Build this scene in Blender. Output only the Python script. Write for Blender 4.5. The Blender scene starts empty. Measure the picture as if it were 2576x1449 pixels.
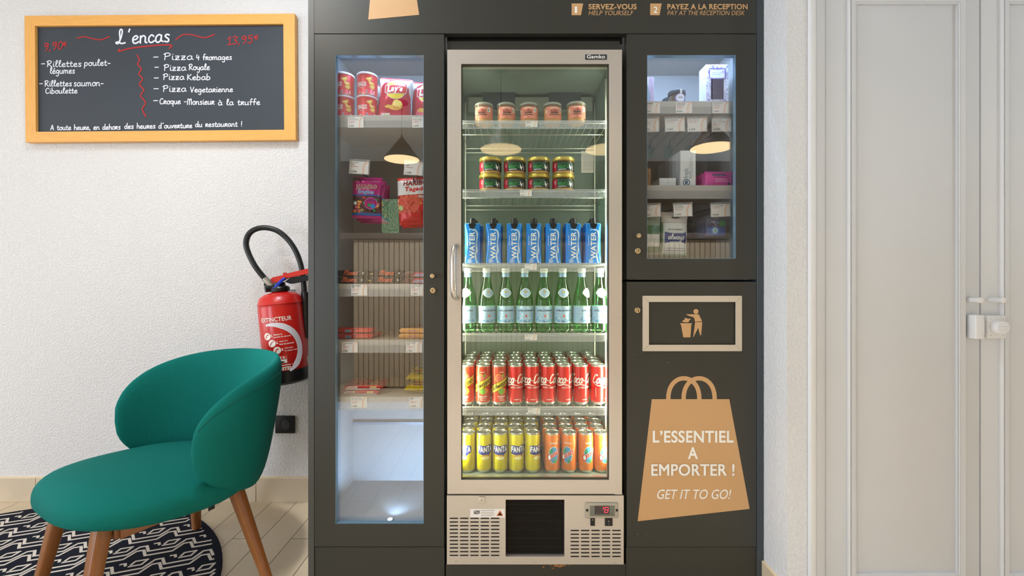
import bpy, bmesh, math, random
from mathutils import Vector, Matrix
from mathutils.geometry import tessellate_polygon
random.seed(7)
S = bpy.context.scene
COL = S.collection
PI = math.pi

# ------------------------------------------------------------------ camera, world, lights, exposure
F, D0, CX, CY, CAMH = 1100.0, 1.53, 1288.0, 700.0, 1.108    # focal (px), distance to the kiosk front, principal point, eye height
W_, H_ = 2576.0, 1449.0
cd = bpy.data.cameras.new('camera'); cam = bpy.data.objects.new('camera', cd); COL.objects.link(cam)
cam.location = (0, -D0, CAMH); cam.rotation_euler = (PI/2, 0, 0)
cd.sensor_fit = 'HORIZONTAL'; cd.sensor_width = 36.0; cd.lens = 36.0*F/W_
cd.shift_x = (W_/2-CX)/W_; cd.shift_y = -(H_/2-CY)/W_
cd.clip_start = 0.02; cd.clip_end = 60
S.camera = cam
wd = bpy.data.worlds.new('world'); S.world = wd; wd.use_nodes = True
bg = wd.node_tree.nodes['Background']; bg.inputs[0].default_value = (0.75, 0.86, 1.0, 1); bg.inputs[1].default_value = 0.6
vs = S.view_settings
S.display_settings.display_device = 'sRGB'
vs.view_transform = 'Standard'; vs.look = 'None'; vs.gamma = 1.0; vs.use_curve_mapping = False
vs.exposure = -0.1
S.cycles.transparent_max_bounces = 24
S.cycles.max_bounces = 10
S.cycles.use_denoising = True
S.cycles.sample_clamp_indirect = 6.0

def lamp(name, kind, loc, energy, color, size=None, size_y=None, aim=None, spot=None, blend=0.5):
    d = bpy.data.lights.new(name, kind); d.energy = energy; d.color = color
    o = bpy.data.objects.new(name, d); COL.objects.link(o); o.location = loc
    if kind == 'AREA':
        d.shape = 'RECTANGLE' if size_y else 'SQUARE'; d.size = size
        if size_y: d.size_y = size_y
    elif size is not None: d.shadow_soft_size = size
    if kind == 'SPOT': d.spot_size = math.radians(spot); d.spot_blend = blend
    if aim is not None:
        o.rotation_euler = (Vector(aim)-Vector(loc)).to_track_quat('-Z', 'Y').to_euler()
    return o
# daylight fill: area lights added out of view along the front and left walls
lamp('window_light_front_left', 'AREA', (-3.9, -4.75, 1.15), 140, (0.70, 0.85, 1.0), 1.9, 2.1, aim=(-0.6, 0.6, 0.9))
lamp('window_light_front_right', 'AREA', (4.75, -4.75, 1.0), 290, (0.70, 0.85, 1.0), 1.5, 2.1, aim=(0.6, 0, 0.6))
lamp('window_light_left', 'AREA', (-5.3, -1.4, 1.2), 70, (0.92, 0.95, 1.0), 2.6, 2.1, aim=(0, -0.9, 0.8))
# warm ceiling downlight over the chair; the spots after it are added fill
lamp('downlight_chair', 'SPOT', (-1.3, -1.15, 2.82), 28, (1.0, 0.88, 0.74), 0.06, aim=(-1.1, 0.5, 0.4), spot=95, blend=0.7)
for k_, x_ in enumerate((-1.9, -0.4, 1.1, 2.6)):
    lamp('downlight_counter', 'SPOT', (x_, -1.75, 2.82), 190, (0.86, 0.93, 1.0), 0.05, aim=(x_, -2.75, 0.4), spot=100, blend=0.7)  # added spots that brighten the counter for its reflection in the glass
for k_, x_ in enumerate((-0.35, 0.75, 1.7)):
    lamp('downlight_floor', 'SPOT', (x_, -1.05, 2.82), 160, (0.80, 0.89, 1.0), 0.08, aim=(x_, -1.0, 0), spot=46, blend=0.8)  # added spots on the floor, for bounce onto the lower fronts
lamp('downlight_gap', 'SPOT', (-1.0, -0.2, 2.82), 110, (0.92, 0.94, 1.0), 0.05, aim=(-0.86, 0.42, 0), spot=17, blend=0.8)  # added narrow spot that brightens the corner between chair and kiosk
# unseen area light added under the ceiling as fill for the wall by the kiosk
lamp('ceiling_panel_light', 'AREA', (-1.05, -0.45, 2.85), 24, (0.80, 0.90, 1.0), 0.5, 0.5, aim=(-1.05, -0.4, 0))

def X(px, Y=0.0): return (px-CX)*(D0+Y)/F
def Z(py, Y=0.0): return CAMH-(py-CY)*(D0+Y)/F
# ------------------------------------------------------------------ materials
def lin(c):
    c = c/255.0
    return c/12.92 if c <= 0.04045 else ((c+0.055)/1.055)**2.4
MATS = {}
def M(name, rgb, rough=0.5, metal=0.0, var=0.06, scale=40.0, bump=0.0, bscale=300.0, coat=0.0, spec=0.5, stretch=None, sheen=0.0, detail=3.0):
    if name in MATS: return MATS[name]
    m = bpy.data.materials.new(name); m.use_nodes = True; MATS[name] = m
    nt = m.node_tree; b = nt.nodes['Principled BSDF']
    col = [lin(v) for v in rgb]
    b.inputs['Roughness'].default_value = rough; b.inputs['Metallic'].default_value = metal
    b.inputs['Coat Weight'].default_value = coat; b.inputs['Specular IOR Level'].default_value = spec
    if sheen: b.inputs['Sheen Weight'].default_value = sheen
    tc = nt.nodes.new('ShaderNodeTexCoord')
    mp = nt.nodes.new('ShaderNodeMapping'); nt.links.new(tc.outputs['Object'], mp.inputs[0])
    if stretch: mp.inputs['Scale'].default_value = stretch
    nz = nt.nodes.new('ShaderNodeTexNoise'); nz.inputs['Scale'].default_value = scale; nz.inputs['Detail'].default_value = detail
    nt.links.new(mp.outputs[0], nz.inputs['Vector'])
    mx = nt.nodes.new('ShaderNodeMix'); mx.data_type = 'RGBA'
    mx.inputs[6].default_value = [v*(1-var) for v in col]+[1]; mx.inputs[7].default_value = [min(1, v*(1+var)) for v in col]+[1]
    nt.links.new(nz.outputs[0], mx.inputs[0]); nt.links.new(mx.outputs[2], b.inputs['Base Color'])
    if bump:
        n2 = nt.nodes.new('ShaderNodeTexNoise'); n2.inputs['Scale'].default_value = bscale; n2.inputs['Detail'].default_value = 2.0
        nt.links.new(mp.outputs[0], n2.inputs['Vector'])
        bp = nt.nodes.new('ShaderNodeBump'); bp.inputs['Strength'].default_value = bump; bp.inputs['Distance'].default_value = 0.004
        nt.links.new(n2.outputs[0], bp.inputs['Height']); nt.links.new(bp.outputs[0], b.inputs['Normal'])
    return m
def EM(name, rgb, strength):
    if name in MATS: return MATS[name]
    m = bpy.data.materials.new(name); m.use_nodes = True; MATS[name] = m
    b = m.node_tree.nodes['Principled BSDF']; c = [lin(v) for v in rgb]+[1]
    b.inputs['Base Color'].default_value = c; b.inputs['Emission Color'].default_value = c; b.inputs['Emission Strength'].default_value = strength
    return m
def GLASS(name, tint=(1, 1, 1), f0=0.04, white=0.0, rough=0.0, whitecol=(0.9, 0.9, 0.9)):
    """thin architectural glass: straight transmission plus Schlick reflection; `white` adds a cloudy plastic share"""
    if name in MATS: return MATS[name]
    m = bpy.data.materials.new(name); m.use_nodes = True; MATS[name] = m
    nt = m.node_tree; nt.nodes.clear(); N = nt.nodes.new; L = nt.links.new
    out = N('ShaderNodeOutputMaterial'); tr = N('ShaderNodeBsdfTransparent'); tr.inputs[0].default_value = (*tint, 1)
    gl = N('ShaderNodeBsdfGlossy'); gl.inputs['Roughness'].default_value = rough
    ge = N('ShaderNodeNewGeometry'); dt = N('ShaderNodeVectorMath'); dt.operation = 'DOT_PRODUCT'
    L(ge.outputs['Normal'], dt.inputs[0]); L(ge.outputs['Incoming'], dt.inputs[1])
    ab = N('ShaderNodeMath'); ab.operation = 'ABSOLUTE'; L(dt.outputs['Value'], ab.inputs[0])
    s1 = N('ShaderNodeMath'); s1.operation = 'SUBTRACT'; s1.inputs[0].default_value = 1.0; L(ab.outputs[0], s1.inputs[1])
    pw = N('ShaderNodeMath'); pw.operation = 'POWER'; pw.inputs[1].default_value = 5.0; L(s1.outputs[0], pw.inputs[0])
    ml = N('ShaderNodeMath'); ml.operation = 'MULTIPLY_ADD'; ml.inputs[1].default_value = 1-f0; ml.inputs[2].default_value = f0; L(pw.outputs[0], ml.inputs[0])
    mx = N('ShaderNodeMixShader'); L(ml.outputs[0], mx.inputs[0])
    last = tr
    if white:
        df = N('ShaderNodeBsdfDiffuse'); df.inputs[0].default_value = (*whitecol, 1)
        m2 = N('ShaderNodeMixShader'); m2.inputs[0].default_value = white
        L(tr.outputs[0], m2.inputs[1]); L(df.outputs[0], m2.inputs[2]); last = m2
    L(last.outputs[0], mx.inputs[1]); L(gl.outputs[0], mx.inputs[2]); L(mx.outputs[0], out.inputs[0])
    return m

# ------------------------------------------------------------------ text and stroke lettering
class Lifted(list):
    '''strokes that may cross themselves: each piece lies a hair above the one before'''
_TXT = {}
def text_tris(body, bold=0.0, shear=0.0):
    k = (body, bold, shear)
    if k in _TXT: return _TXT[k]
    c = bpy.data.curves.new('lettering', 'FONT'); c.body = body; c.size = 1.0; c.shear = shear; c.resolution_u = 5
    thick = bold if 'M' in body else 0.0                      # the outline offset folds over inside a capital M
    c.offset = 0.0 if thick else bold; c.space_character = 1+bold*2.2
    o = bpy.data.objects.new('lettering', c); COL.objects.link(o)
    dg = bpy.context.evaluated_depsgraph_get(); dg.update()
    me = bpy.data.meshes.new_from_object(o.evaluated_get(dg))
    v = [(p.co.x, p.co.y) for p in me.vertices]
    tris = []
    me.calc_loop_triangles()
    for t in me.loop_triangles: tris.append([v[i] for i in t.vertices])
    if thick: tris = Lifted([(q[0]+a*thick*0.8, q[1]+b_*thick*0.8) for q in t] for a, b_ in ((-1, -1), (1, -1), (-1, 1), (1, 1)) for t in tris)
    bpy.data.objects.remove(o); bpy.data.curves.remove(c); bpy.data.meshes.remove(me)
    xs = [p[0] for t in tris for p in t] or [0, 1]; ys = [p[1] for t in tris for p in t] or [0, 1]
    r = (tris, min(xs), max(xs), min(ys), max(ys)); _TXT[k] = r
    return r
GLY = {
 'a': (4.3, [[(3.2,3.6),(1.8,4),(.5,2.6),(.6,.6),(1.8,0),(3,1.2),(3.3,3.8),(3.3,1),(4.3,.3)]]),
 'b': (4.0, [[(.6,7.6),(.5,.4),(1.8,0),(3.2,1.2),(2.8,3.4),(1.6,3.8),(.6,2.6)]]),
 'c': (3.5, [[(3,3.2),(1.8,4),(.5,2.6),(.6,.7),(1.9,0),(3.4,.9)]]),
 'd': (4.3, [[(3.2,3),(1.8,3.9),(.5,2.4),(.8,.4),(2,.1),(3.1,1.4),(3.4,7.6)],[(3.4,7.6),(3.4,.8),(4.2,.2)]]),
 'e': (3.8, [[(.4,1.8),(2.2,2.2),(3,3.2),(2,4),(.6,2.8),(.7,.7),(2,0),(3.7,.9)]]),
 'f': (3.2, [[(3,7),(2,7.6),(1.4,6),(1.3,0)],[(.2,3.8),(2.9,3.9)]]),
 'g': (4.2, [[(3.2,3.4),(1.8,4),(.5,2.6),(.9,.6),(2.2,.5),(3.2,2),(3.3,3.8),(3.2,-2),(2,-3),(.6,-2.2)]]),
 'h': (4.0, [[(.6,7.6),(.6,0)],[(.6,2.4),(1.8,3.9),(3,3.2),(3.1,.6),(3.9,.1)]]),
 'i': (2.0, [[(.8,3.9),(.8,.6),(1.8,.2)],[(.8,5.6),(1,5.9)]]),
 'k': (3.8, [[(.6,7.6),(.6,0)],[(3,3.9),(.8,1.8)],[(.8,1.8),(3.4,0)]]),
 'l': (2.7, [[(.4,1.6),(2,5.5),(1.6,7.6),(.8,6),(.9,.8),(2.5,.3)]]),
 'm': (6.0, [[(.5,3.9),(.5,0)],[(.5,2.6),(1.6,3.9),(2.6,3),(2.6,0)],[(2.6,2.6),(3.8,3.9),(4.8,3),(4.8,.6),(5.8,.2)]]),
 'n': (4.2, [[(.5,3.9),(.5,0)],[(.5,2.6),(1.8,3.9),(3,3),(3,.6),(4,.2)]]),
 'o': (4.0, [[(2,4),(.6,3),(.6,.9),(2,0),(3.3,1),(3.2,3.1),(2,4),(3.9,3.4)]]),
 'p': (4.0, [[(.6,3.9),(.5,-3)],[(.6,2.8),(1.8,3.9),(3.2,2.8),(2.8,.6),(1.6,.1),(.6,1)]]),
 'q': (4.0, [[(3.2,3.4),(1.8,4),(.5,2.6),(.9,.4),(2.2,.3),(3.2,2),(3.3,3.8),(3.2,-3)]]),
 'r': (3.6, [[(.5,0),(.5,4)],[(.4,3.9),(2.4,4),(2.8,2.9),(.7,2)],[(.7,2),(3.4,0)]]),
 's': (3.4, [[(2.9,3.6),(1.6,4),(.8,3),(2.6,1.4),(2.2,.1),(.5,.4)]]),
 't': (3.0, [[(1.2,6),(1.1,.8),(2,.1),(2.9,.6)],[(.1,3.9),(2.6,4)]]),
 'u': (4.2, [[(.5,3.9),(.6,.8),(1.8,0),(3,1.2),(3.2,3.9)],[(3.2,3.9),(3.2,.8),(4.1,.2)]]),
 'v': (3.6, [[(.3,3.9),(1.6,0),(2.8,3.9),(3.6,3.6)]]),
 'w': (5.4, [[(.3,3.9),(1.4,0),(2.5,3.4),(3.6,0),(4.8,3.9)]]),
 'y': (4.0, [[(.5,3.9),(.8,1),(2,.6),(3,1.8),(3.3,3.9),(3.1,-2),(1.8,-3),(.6,-2.2)]]),
 'z': (3.6, [[(.4,3.9),(2.9,3.9)],[(2.9,3.9),(.5,0)],[(.5,0),(3.2,.1)],[(.8,2),(2.6,2)]]),
 'A': (5.0, [[(.3,0),(2.4,7)],[(2.4,7),(4.2,0)],[(1,2.4),(3.8,2.4)]]),
 'C': (4.6, [[(4,6),(2.6,7),(.8,5.4),(.6,2),(2,.1),(4.2,1)]]),
 'K': (4.6, [[(.8,7),(.7,0)],[(3.8,7),(.8,3.4)],[(.8,3.4),(4.2,0)]]),
 'L': (5.4, [[(.4,.9),(1.4,.2),(2.6,3),(3.2,6.6),(2.4,7.6),(1.8,6),(2.2,2),(.9,.1),(.2,.7),(1.4,.9),(3,.1),(5,.4)]]),
 'M': (6.0, [[(.5,0),(.8,6),(1.8,7),(2.8,5),(2.8,0)],[(2.8,4),(4,7),(5,6),(5.2,0)]]),
 'P': (4.6, [[(1,6.6),(.8,0)],[(0,5.8),(1.6,7.2),(3.6,6.8),(3.8,4.6),(1,3.4)]]),
 'R': (4.9, [[(1,6.6),(.8,0)],[(0,5.8),(1.6,7.2),(3.6,6.6),(3.4,4.4),(1.2,3.4)],[(1.2,3.4),(4.6,0)]]),
 'S': (4.0, [[(3.4,6),(2.2,7),(.8,5.6),(3.2,2.6),(2.4,.2),(.5,.8)]]),
 'V': (4.6, [[(.3,6.8),(2,0)],[(2,0),(4,6.8)]]),
 '0': (4.0, [[(2,7),(.6,5),(.6,2),(2,0),(3.4,2),(3.4,5),(2,7)]]),
 '1': (3.0, [[(.2,5),(1.8,7)],[(1.8,7),(1.7,0)],[(.4,0),(2.9,0)]]),
 '3': (3.8, [[(.5,6.4),(2,7),(3.2,5.6),(1.6,3.8),(3.4,2),(2,0),(.4,.6)]]),
 '4': (3.8, [[(.9,7),(.5,3),(3.4,3.2)],[(2.8,5.4),(2.7,0)]]),
 '5': (3.8, [[(3.2,7),(1,7)],[(1,7),(.9,4)],[(.9,4),(2.6,4.4),(3.2,2),(2,0),(.4,.6)]]),
 '9': (4.0, [[(3,5.4),(1.8,7),(.6,5.4),(1.6,3.8),(3,5),(3.2,6.6),(3,2),(1.6,0)]]),
 ',': (1.8, [[(.9,.5),(.5,-1)]]), '.': (1.8, [[(.6,.2),(1,.3)]]), "'": (2.6, [[(1.4,7.6),(.9,6)]]),
 '-': (3.4, [[(.4,2.4),(2.8,2.5)]]), '!': (2.4, [[(1.2,7),(1.1,2)],[(1.1,.2),(1.2,.4)]]), '€': (3.6, [[(3.2,5.4),(2,6),(1,4.4),(1,2),(2,.4),(3.2,1)],[(.2,3.8),(2.6,3.8)],[(.2,2.6),(2.4,2.6)]]),
}
GLY['é'] = (3.8, GLY['e'][1]+[[(1.6,5.2),(2.8,6.2)]]); GLY['à'] = (4.3, GLY['a'][1]+[[(1,6.2),(2.2,5.2)]])
def spline(p, n=5):
    if len(p) < 3: return p
    q = [p[0]]+list(p)+[p[-1]]; out = []
    for i in range(1, len(q)-2):
        a, b, c, d = q[i-1], q[i], q[i+1], q[i+2]
        for k in range(n):
            t = k/n
            out.append(tuple(0.5*(2*b[j]+(c[j]-a[j])*t+(2*a[j]-5*b[j]+4*c[j]-d[j])*t*t+(-a[j]+3*b[j]-3*c[j]+d[j])*t**3) for j in range(len(b))))
    out.append(tuple(p[-1])); return out
def ribbon(pts, w, taper=None):
    """triangles of a stroke of width w along 2-D points"""
    n = len(pts); L_, R_ = [], []
    for i, p in enumerate(pts):
        a = pts[max(0, i-1)]; b = pts[min(n-1, i+1)]
        dx, dy = b[0]-a[0], b[1]-a[1]; l = math.hypot(dx, dy) or 1
        ww = w*(taper(i/(n-1)) if taper else 1)/2
        e = -ww*0.5 if i == 0 else (ww*0.5 if i == n-1 else 0)
        px, py = p[0]+dx/l*e, p[1]+dy/l*e
        L_.append((px-dy/l*ww, py+dx/l*ww)); R_.append((px+dy/l*ww, py-dx/l*ww))
    t = Lifted()
    for i in range(n-1):
        t.append([R_[i], R_[i+1], L_[i+1]]); t.append([R_[i], L_[i+1], L_[i]])
    return t
def script_tris(s, u0, u1, base, xh, w, shear=0.0, wob=0.0, seed=1):
    """hand lettering fitted between u0 and u1; xh = x-height, w = stroke width"""
    rr = random.Random(seed); tot = sum(GLY[c][0]*0.92 if c in GLY else 3.0 for c in s)
    sx = (u1-u0)/tot; sy = xh/4.0; x = 0.0; out = Lifted()
    for c in s:
        if c not in GLY: x += 3.0; continue
        adv, strokes = GLY[c]; dy = rr.uniform(-wob, wob)*xh
        for st in strokes:
            pts = [(u0+(x+p[0]*0.88)*sx+p[1]*sy*shear, base+dy+p[1]*sy) for p in spline(st)]
            out += ribbon(pts, w)
        x += adv*0.92
    return out

# ------------------------------------------------------------------ mesh builder
def clip_cell(poly, ax, lo, hi):
    def cut(P, sgn, c):
        out = []
        for i in range(len(P)):
            a, b = P[i-1], P[i]; da, db = sgn*(a[ax]-c), sgn*(b[ax]-c)
            if da*db < 0:
                t = da/(da-db); out.append((a[0]+(b[0]-a[0])*t, a[1]+(b[1]-a[1])*t))
            if db >= 0: out.append(b)
        return out
    P = cut(poly, 1, lo)
    return cut(P, -1, hi) if len(P) > 2 else []
def dice(tris, ax, d):
    out = []
    for t in tris:
        a = min(p[ax] for p in t); b = max(p[ax] for p in t)
        k0, k1 = math.floor(a/d), math.floor(b/d-1e-9)
        if k1 <= k0: out.append(t); continue
        for k in range(k0, k1+1):
            q = clip_cell(t, ax, k*d, (k+1)*d)
            if len(q) > 2: out.append(q)
    return out
def flatmap(y): return lambda u, v: (u, y, v)
def cylmap(R, cx=0.0, cy=0.0): return lambda u, v: (cx+R*math.sin(u/R), cy-R*math.cos(u/R), v)
class MB:
    def __init__(s): s.v = []; s.f = []; s.fm = []; s.mats = []
    def mi(s, m):
        if m not in s.mats: s.mats.append(m)
        return s.mats.index(m)
    def add(s, vs, fs, m):
        k = len(s.v); i = s.mi(m); s.v += [tuple(v) for v in vs]
        for f in fs: s.f.append([k+j for j in f]); s.fm.append(i)
        return s
    def box(s, x0, x1, y0, y1, z0, z1, m, bev=0.0, seg=2):
        b = bmesh.new(); bmesh.ops.create_cube(b, size=1.0)
        for v in b.verts:
            v.co = ((x0+x1)/2+v.co.x*(x1-x0), (y0+y1)/2+v.co.y*(y1-y0), (z0+z1)/2+v.co.z*(z1-z0))
        if bev: bmesh.ops.bevel(b, geom=b.edges[:], offset=bev, segments=seg, affect='EDGES', profile=0.5)
        return s.bm(b, m)
    def bm(s, b, m, mat=None):
        b.verts.index_update()
        s.add([(mat @ v.co if mat else v.co) for v in b.verts], [[v.index for v in f.verts] for f in b.faces], m); b.free(); return s
    def ring(s, o, i, y0, y1, m):
        """rectangular frame: outer (x0,x1,z0,z1), inner opening, from y0 (front) to y1"""
        V = []
        for y in (y0, y1):
            for (a, b, c, d) in (o, i): V += [(a, y, c), (b, y, c), (b, y, d), (a, y, d)]
        Fc = []
        for k in range(4):
            j = (k+1) % 4
            Fc += [[k, j, 4+j, 4+k], [8+j, 8+k, 12+k, 12+j], [j, k, 8+k, 8+j], [4+k, 4+j, 12+j, 12+k]]
        return s.add(V, Fc, m)
    def lathe(s, prof, m, n=32, c=(0, 0, 0), axis='Z'):
        """prof: [(r,z[,mat])] bottom to top; mat applies to the band ending there"""
        rows = []; 
        for p in prof:
            r = p[0]; row = []
            for k in range(n):
                a = 2*PI*k/n; q = (r*math.cos(a), r*math.sin(a), p[1])
                if axis == 'Y': q = (q[0], -q[2], q[1])
                elif axis == 'X': q = (q[2], q[0], q[1])
                row.append((c[0]+q[0], c[1]+q[1], c[2]+q[2]))
            rows.append(row)
        for i in range(1, len(prof)):
            mm = prof[i][2] if len(prof[i]) > 2 else m
            s.add(rows[i-1]+rows[i], [[k, (k+1) % n, n+(k+1) % n, n+k] for k in range(n)], mm)
        if prof[0][0] > 1e-5: s.add(rows[0], [list(range(n))[::-1]], m)
        if prof[-1][0] > 1e-5: s.add(rows[-1], [list(range(n))], prof[-1][2] if len(prof[-1]) > 2 else m)
        return s
    def tube(s, pts, r, m, n=8, closed=False):
        P = [Vector(p) for p in pts]; N = len(P); rows = []; up = None
        for i in range(N):
            t = (P[(i+1) % N if closed else min(N-1, i+1)]-P[(i-1) if closed or i else 0]).normalized()
            if up is None:
                up = Vector((0, 0, 1)) if abs(t.z) < 0.9 else Vector((1, 0, 0))
            a = (up-t*up.dot(t)).normalized(); b = t.cross(a); up = a
            rr = r[i] if isinstance(r, (list, tuple)) else r
            rows.append([P[i]+(a*math.cos(2*PI*k/n)+b*math.sin(2*PI*k/n))*rr for k in range(n)])
        V = [v for row in rows for v in row]; Fc = []
        for i in range(N if closed else N-1):
            j = (i+1) % N
            Fc += [[i*n+k, i*n+(k+1) % n, j*n+(k+1) % n, j*n+k] for k in range(n)]
        if not closed: Fc += [list(range(n))[::-1], [(N-1)*n+k for k in range(n)]]
        return s.add(V, Fc, m)
    def prism(s, pts, y0, y1, m):
        n = len(pts); A = sum(pts[i-1][0]*pts[i][1]-pts[i][0]*pts[i-1][1] for i in range(n))
        if A < 0: pts = pts[::-1]
        V = [(p[0], y0, p[1]) for p in pts]+[(p[0], y1, p[1]) for p in pts]
        T = tessellate_polygon([[Vector((p[0], p[1], 0)) for p in pts]])
        Fc = []
        for t in T:
            a, b, c = [Vector((*pts[i], 0)) for i in t]
            if (b-a).cross(c-a).z < 0: t = t[::-1]
            Fc.append(list(t)); Fc.append([i+n for i in t][::-1])
        for i in range(n): Fc.append([i, n+i, n+(i+1) % n, (i+1) % n])
        return s.add(V, Fc, m)
    def tris(s, T, m, mp, du=None, dv=None):
        if isinstance(T, Lifted):
            flat_ = mp; e = [0.0]
            def mp(u, v):
                p, a, c = Vector(flat_(u, v)), Vector(flat_(u+1e-4, v)), Vector(flat_(u, v+1e-4))
                return p+(a-p).cross(c-p).normalized()*e[0]
        else: e = [0.0]
        if du: T = dice(T, 0, du)
        if dv: T = dice(T, 1, dv)
        for t in T:
            A = sum(t[i-1][0]*t[i][1]-t[i][0]*t[i-1][1] for i in range(len(t)))
            if A < 0: t = t[::-1]
            s.add([mp(*p) for p in t], [list(range(len(t)))], m); e[0] += 2e-6
        return s
    def poly(s, pts, m, mp, du=None, dv=None):
        T = tessellate_polygon([[Vector((p[0], p[1], 0)) for p in pts]])
        return s.tris([[pts[i] for i in t] for t in T], m, mp, du, dv)
    def rect(s, u0, u1, v0, v1, m, mp, du=None, dv=None):
        return s.poly([(u0, v0), (u1, v0), (u1, v1), (u0, v1)], m, mp, du, dv)
    def disc(s, cu, cv, ru, rv, m, mp, n=24, du=None, dv=None):
        return s.poly([(cu+ru*math.cos(2*PI*k/n), cv+rv*math.sin(2*PI*k/n)) for k in range(n)], m, mp, du, dv)
    def text(s, body, u0, u1, v0, v1, m, mp, bold=0.0, shear=0.0, rot=0.0, du=None, dv=None):
        """lettering fitted to the rectangle u0..u1, v0..v1 (rot turns it about the middle of it)"""
        T, a, b, c, d = text_tris(body, bold, shear)
        sx, sy = (u1-u0)/(b-a), (v1-v0)/(d-c); mu, mv = (u0+u1)/2, (v0+v1)/2; cr, sr = math.cos(rot), math.sin(rot)
        out = Lifted() if isinstance(T, Lifted) else []
        for t in T:
            q = []
            for p in t:
                x, y = u0+(p[0]-a)*sx-mu, v0+(p[1]-c)*sy-mv
                q.append((mu+x*cr-y*sr, mv+x*sr+y*cr))
            out.append(q)
        return s.tris(out, m, mp, du, dv)
    def mesh(s, name, smooth=38, merge=False):
        me = bpy.data.meshes.new(name); me.from_pydata(s.v, [], s.f)
        for m in s.mats: me.materials.append(m)
        me.polygons.foreach_set('material_index', s.fm)
        if merge:
            b = bmesh.new(); b.from_mesh(me); bmesh.ops.remove_doubles(b, verts=b.verts[:], dist=1e-5); b.to_mesh(me); b.free()
        me.update()
        if smooth:
            me.polygons.foreach_set('use_smooth', [True]*len(me.polygons)); me.set_sharp_from_angle(angle=math.radians(smooth))
        return me
    def build(s, name, parent=None, loc=(0, 0, 0), rot=(0, 0, 0), smooth=38, merge=True):
        o = bpy.data.objects.new(name, s.mesh(name, smooth, merge)); COL.objects.link(o)
        o.location = loc; o.rotation_euler = rot
        if parent is not None: o.parent = parent
        return o
def tag(o, label, cat, group=None, kind=None):
    o['label'] = label; o['category'] = cat
    if group: o['group'] = group
    if kind: o['kind'] = kind
    return o
def thing(name, label, cat, loc=(0, 0, 0), rot=(0, 0, 0), group=None):
    o = bpy.data.objects.new(name, None); COL.objects.link(o); o.location = loc; o.rotation_euler = rot; o.empty_display_size = 0.05
    return tag(o, label, cat, group)
def dup(root, loc, rot=None, label=None, group=None):
    def cp(o, par):
        c = o.copy(); COL.objects.link(c)
        if par is not None: c.parent = par
        for ch in list(o.children): cp(ch, c)
        return c
    r = cp(root, None); r.location = loc
    if rot is not None: r.rotation_euler = rot
    if label: r['label'] = label
    if group: r['group'] = group
    return r
def series(proto, spots):
    """spots: [(loc, rot, label)]; the first one moves the prototype itself"""
    out = []
    for i, (loc, rot, label) in enumerate(spots):
        if i == 0:
            proto.location = loc; proto.rotation_euler = rot; proto['label'] = label; out.append(proto)
        else: out.append(dup(proto, loc, rot, label))
    return out
def struct(o): o['kind'] = 'structure'; return o
ORD = ['leftmost', 'second from the left', 'third from the left', 'fourth from the left', 'fifth from the left', 'sixth from the left', 'seventh from the left', 'eighth from the left', 'ninth from the left']
NTH = ['first', 'second', 'third', 'fourth', 'fifth', 'sixth', 'seventh', 'eighth', 'ninth', 'tenth', 'eleventh', 'twelfth']

# ------------------------------------------------------------------ palette
black = M('black_plastic', (22, 22, 24), 0.42)
white = M('white_print', (244, 244, 240), 0.5, var=0.02)
carc = M('anthracite_laminate', (49, 49, 44), 0.38, spec=0.5, var=0.05, scale=3, bump=0.03, bscale=900)
gapm = M('dark_gap', (10, 10, 11), 0.8)
steel = M('brushed_steel', (208, 202, 196), 0.34, 0.68, var=0.05, scale=14, stretch=(1, 1, 30))
chrome = M('polished_metal', (214, 208, 198), 0.2, 1.0, var=0.03)
tan = M('tan_vinyl', (203, 160, 112), 0.55, var=0.03, scale=6)
paper = M('white_card', (240, 236, 234), 0.6, var=0.02)
peach = M('peach_print', (240, 205, 184), 0.6, var=0.02)
ink = M('grey_ink', (60, 60, 66), 0.6, var=0.02)
redink = M('red_ink', (214, 120, 110), 0.6, var=0.02)
clear = GLASS('clear_plastic', (0.95, 0.96, 0.98), 0.05, 0.22)
# ------------------------------------------------------------------ the room
YW = 0.647                                   # face of the plastered wall behind chair and kiosk
def plaster(name, rgb, st=0.42):
    m = M(name, rgb, 0.85, var=0.02, scale=2.0, spec=0.2)
    nt = m.node_tree; b = nt.nodes['Principled BSDF']; tc = nt.nodes['Texture Coordinate']
    n1 = nt.nodes.new('ShaderNodeTexNoise'); n1.inputs['Scale'].default_value = 105; n1.inputs['Detail'].default_value = 3.5; n1.inputs['Roughness'].default_value = 0.55
    nt.links.new(tc.outputs['Object'], n1.inputs['Vector'])
    rp = nt.nodes.new('ShaderNodeValToRGB'); rp.color_ramp.elements[0].position = 0.44; rp.color_ramp.elements[1].position = 0.62
    nt.links.new(n1.outputs[0], rp.inputs[0])
    bp = nt.nodes.new('ShaderNodeBump'); bp.inputs['Strength'].default_value = st; bp.inputs['Distance'].default_value = 0.005
    nt.links.new(rp.outputs[0], bp.inputs['Height']); nt.links.new(bp.outputs[0], b.inputs['Normal'])
    return m
wallm = plaster('white_plaster', (226, 222, 220))
wallr = plaster('white_fine_plaster', (220, 221, 224), 0.34)
ceilm = M('ceiling_paint', (216, 212, 206), 0.9)
brown = M('brown_wall_paint', (104, 84, 68), 0.8, var=0.08, scale=2)
struct(MB().box(-5.6, 0.8817, YW, YW+0.1, 0, 2.86, wallm).build('wall_back'))
struct(MB().box(0.8817, X(2030.5, -0.128), -0.128, YW+0.1, 0, 2.86, wallr).build('wall_right'))
struct(MB().box(-5.7, 5.7, -5.1, 0.8, 2.86, 2.95, ceilm).build('ceiling'))
struct(MB().box(-5.7, 5.7, -5.1, -4.97, 0, 2.86, brown).build('wall_front'))
struct(MB().box(-5.7, -5.6, -4.97, 0.75, 0, 2.86, wallm).build('wall_left'))
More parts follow.
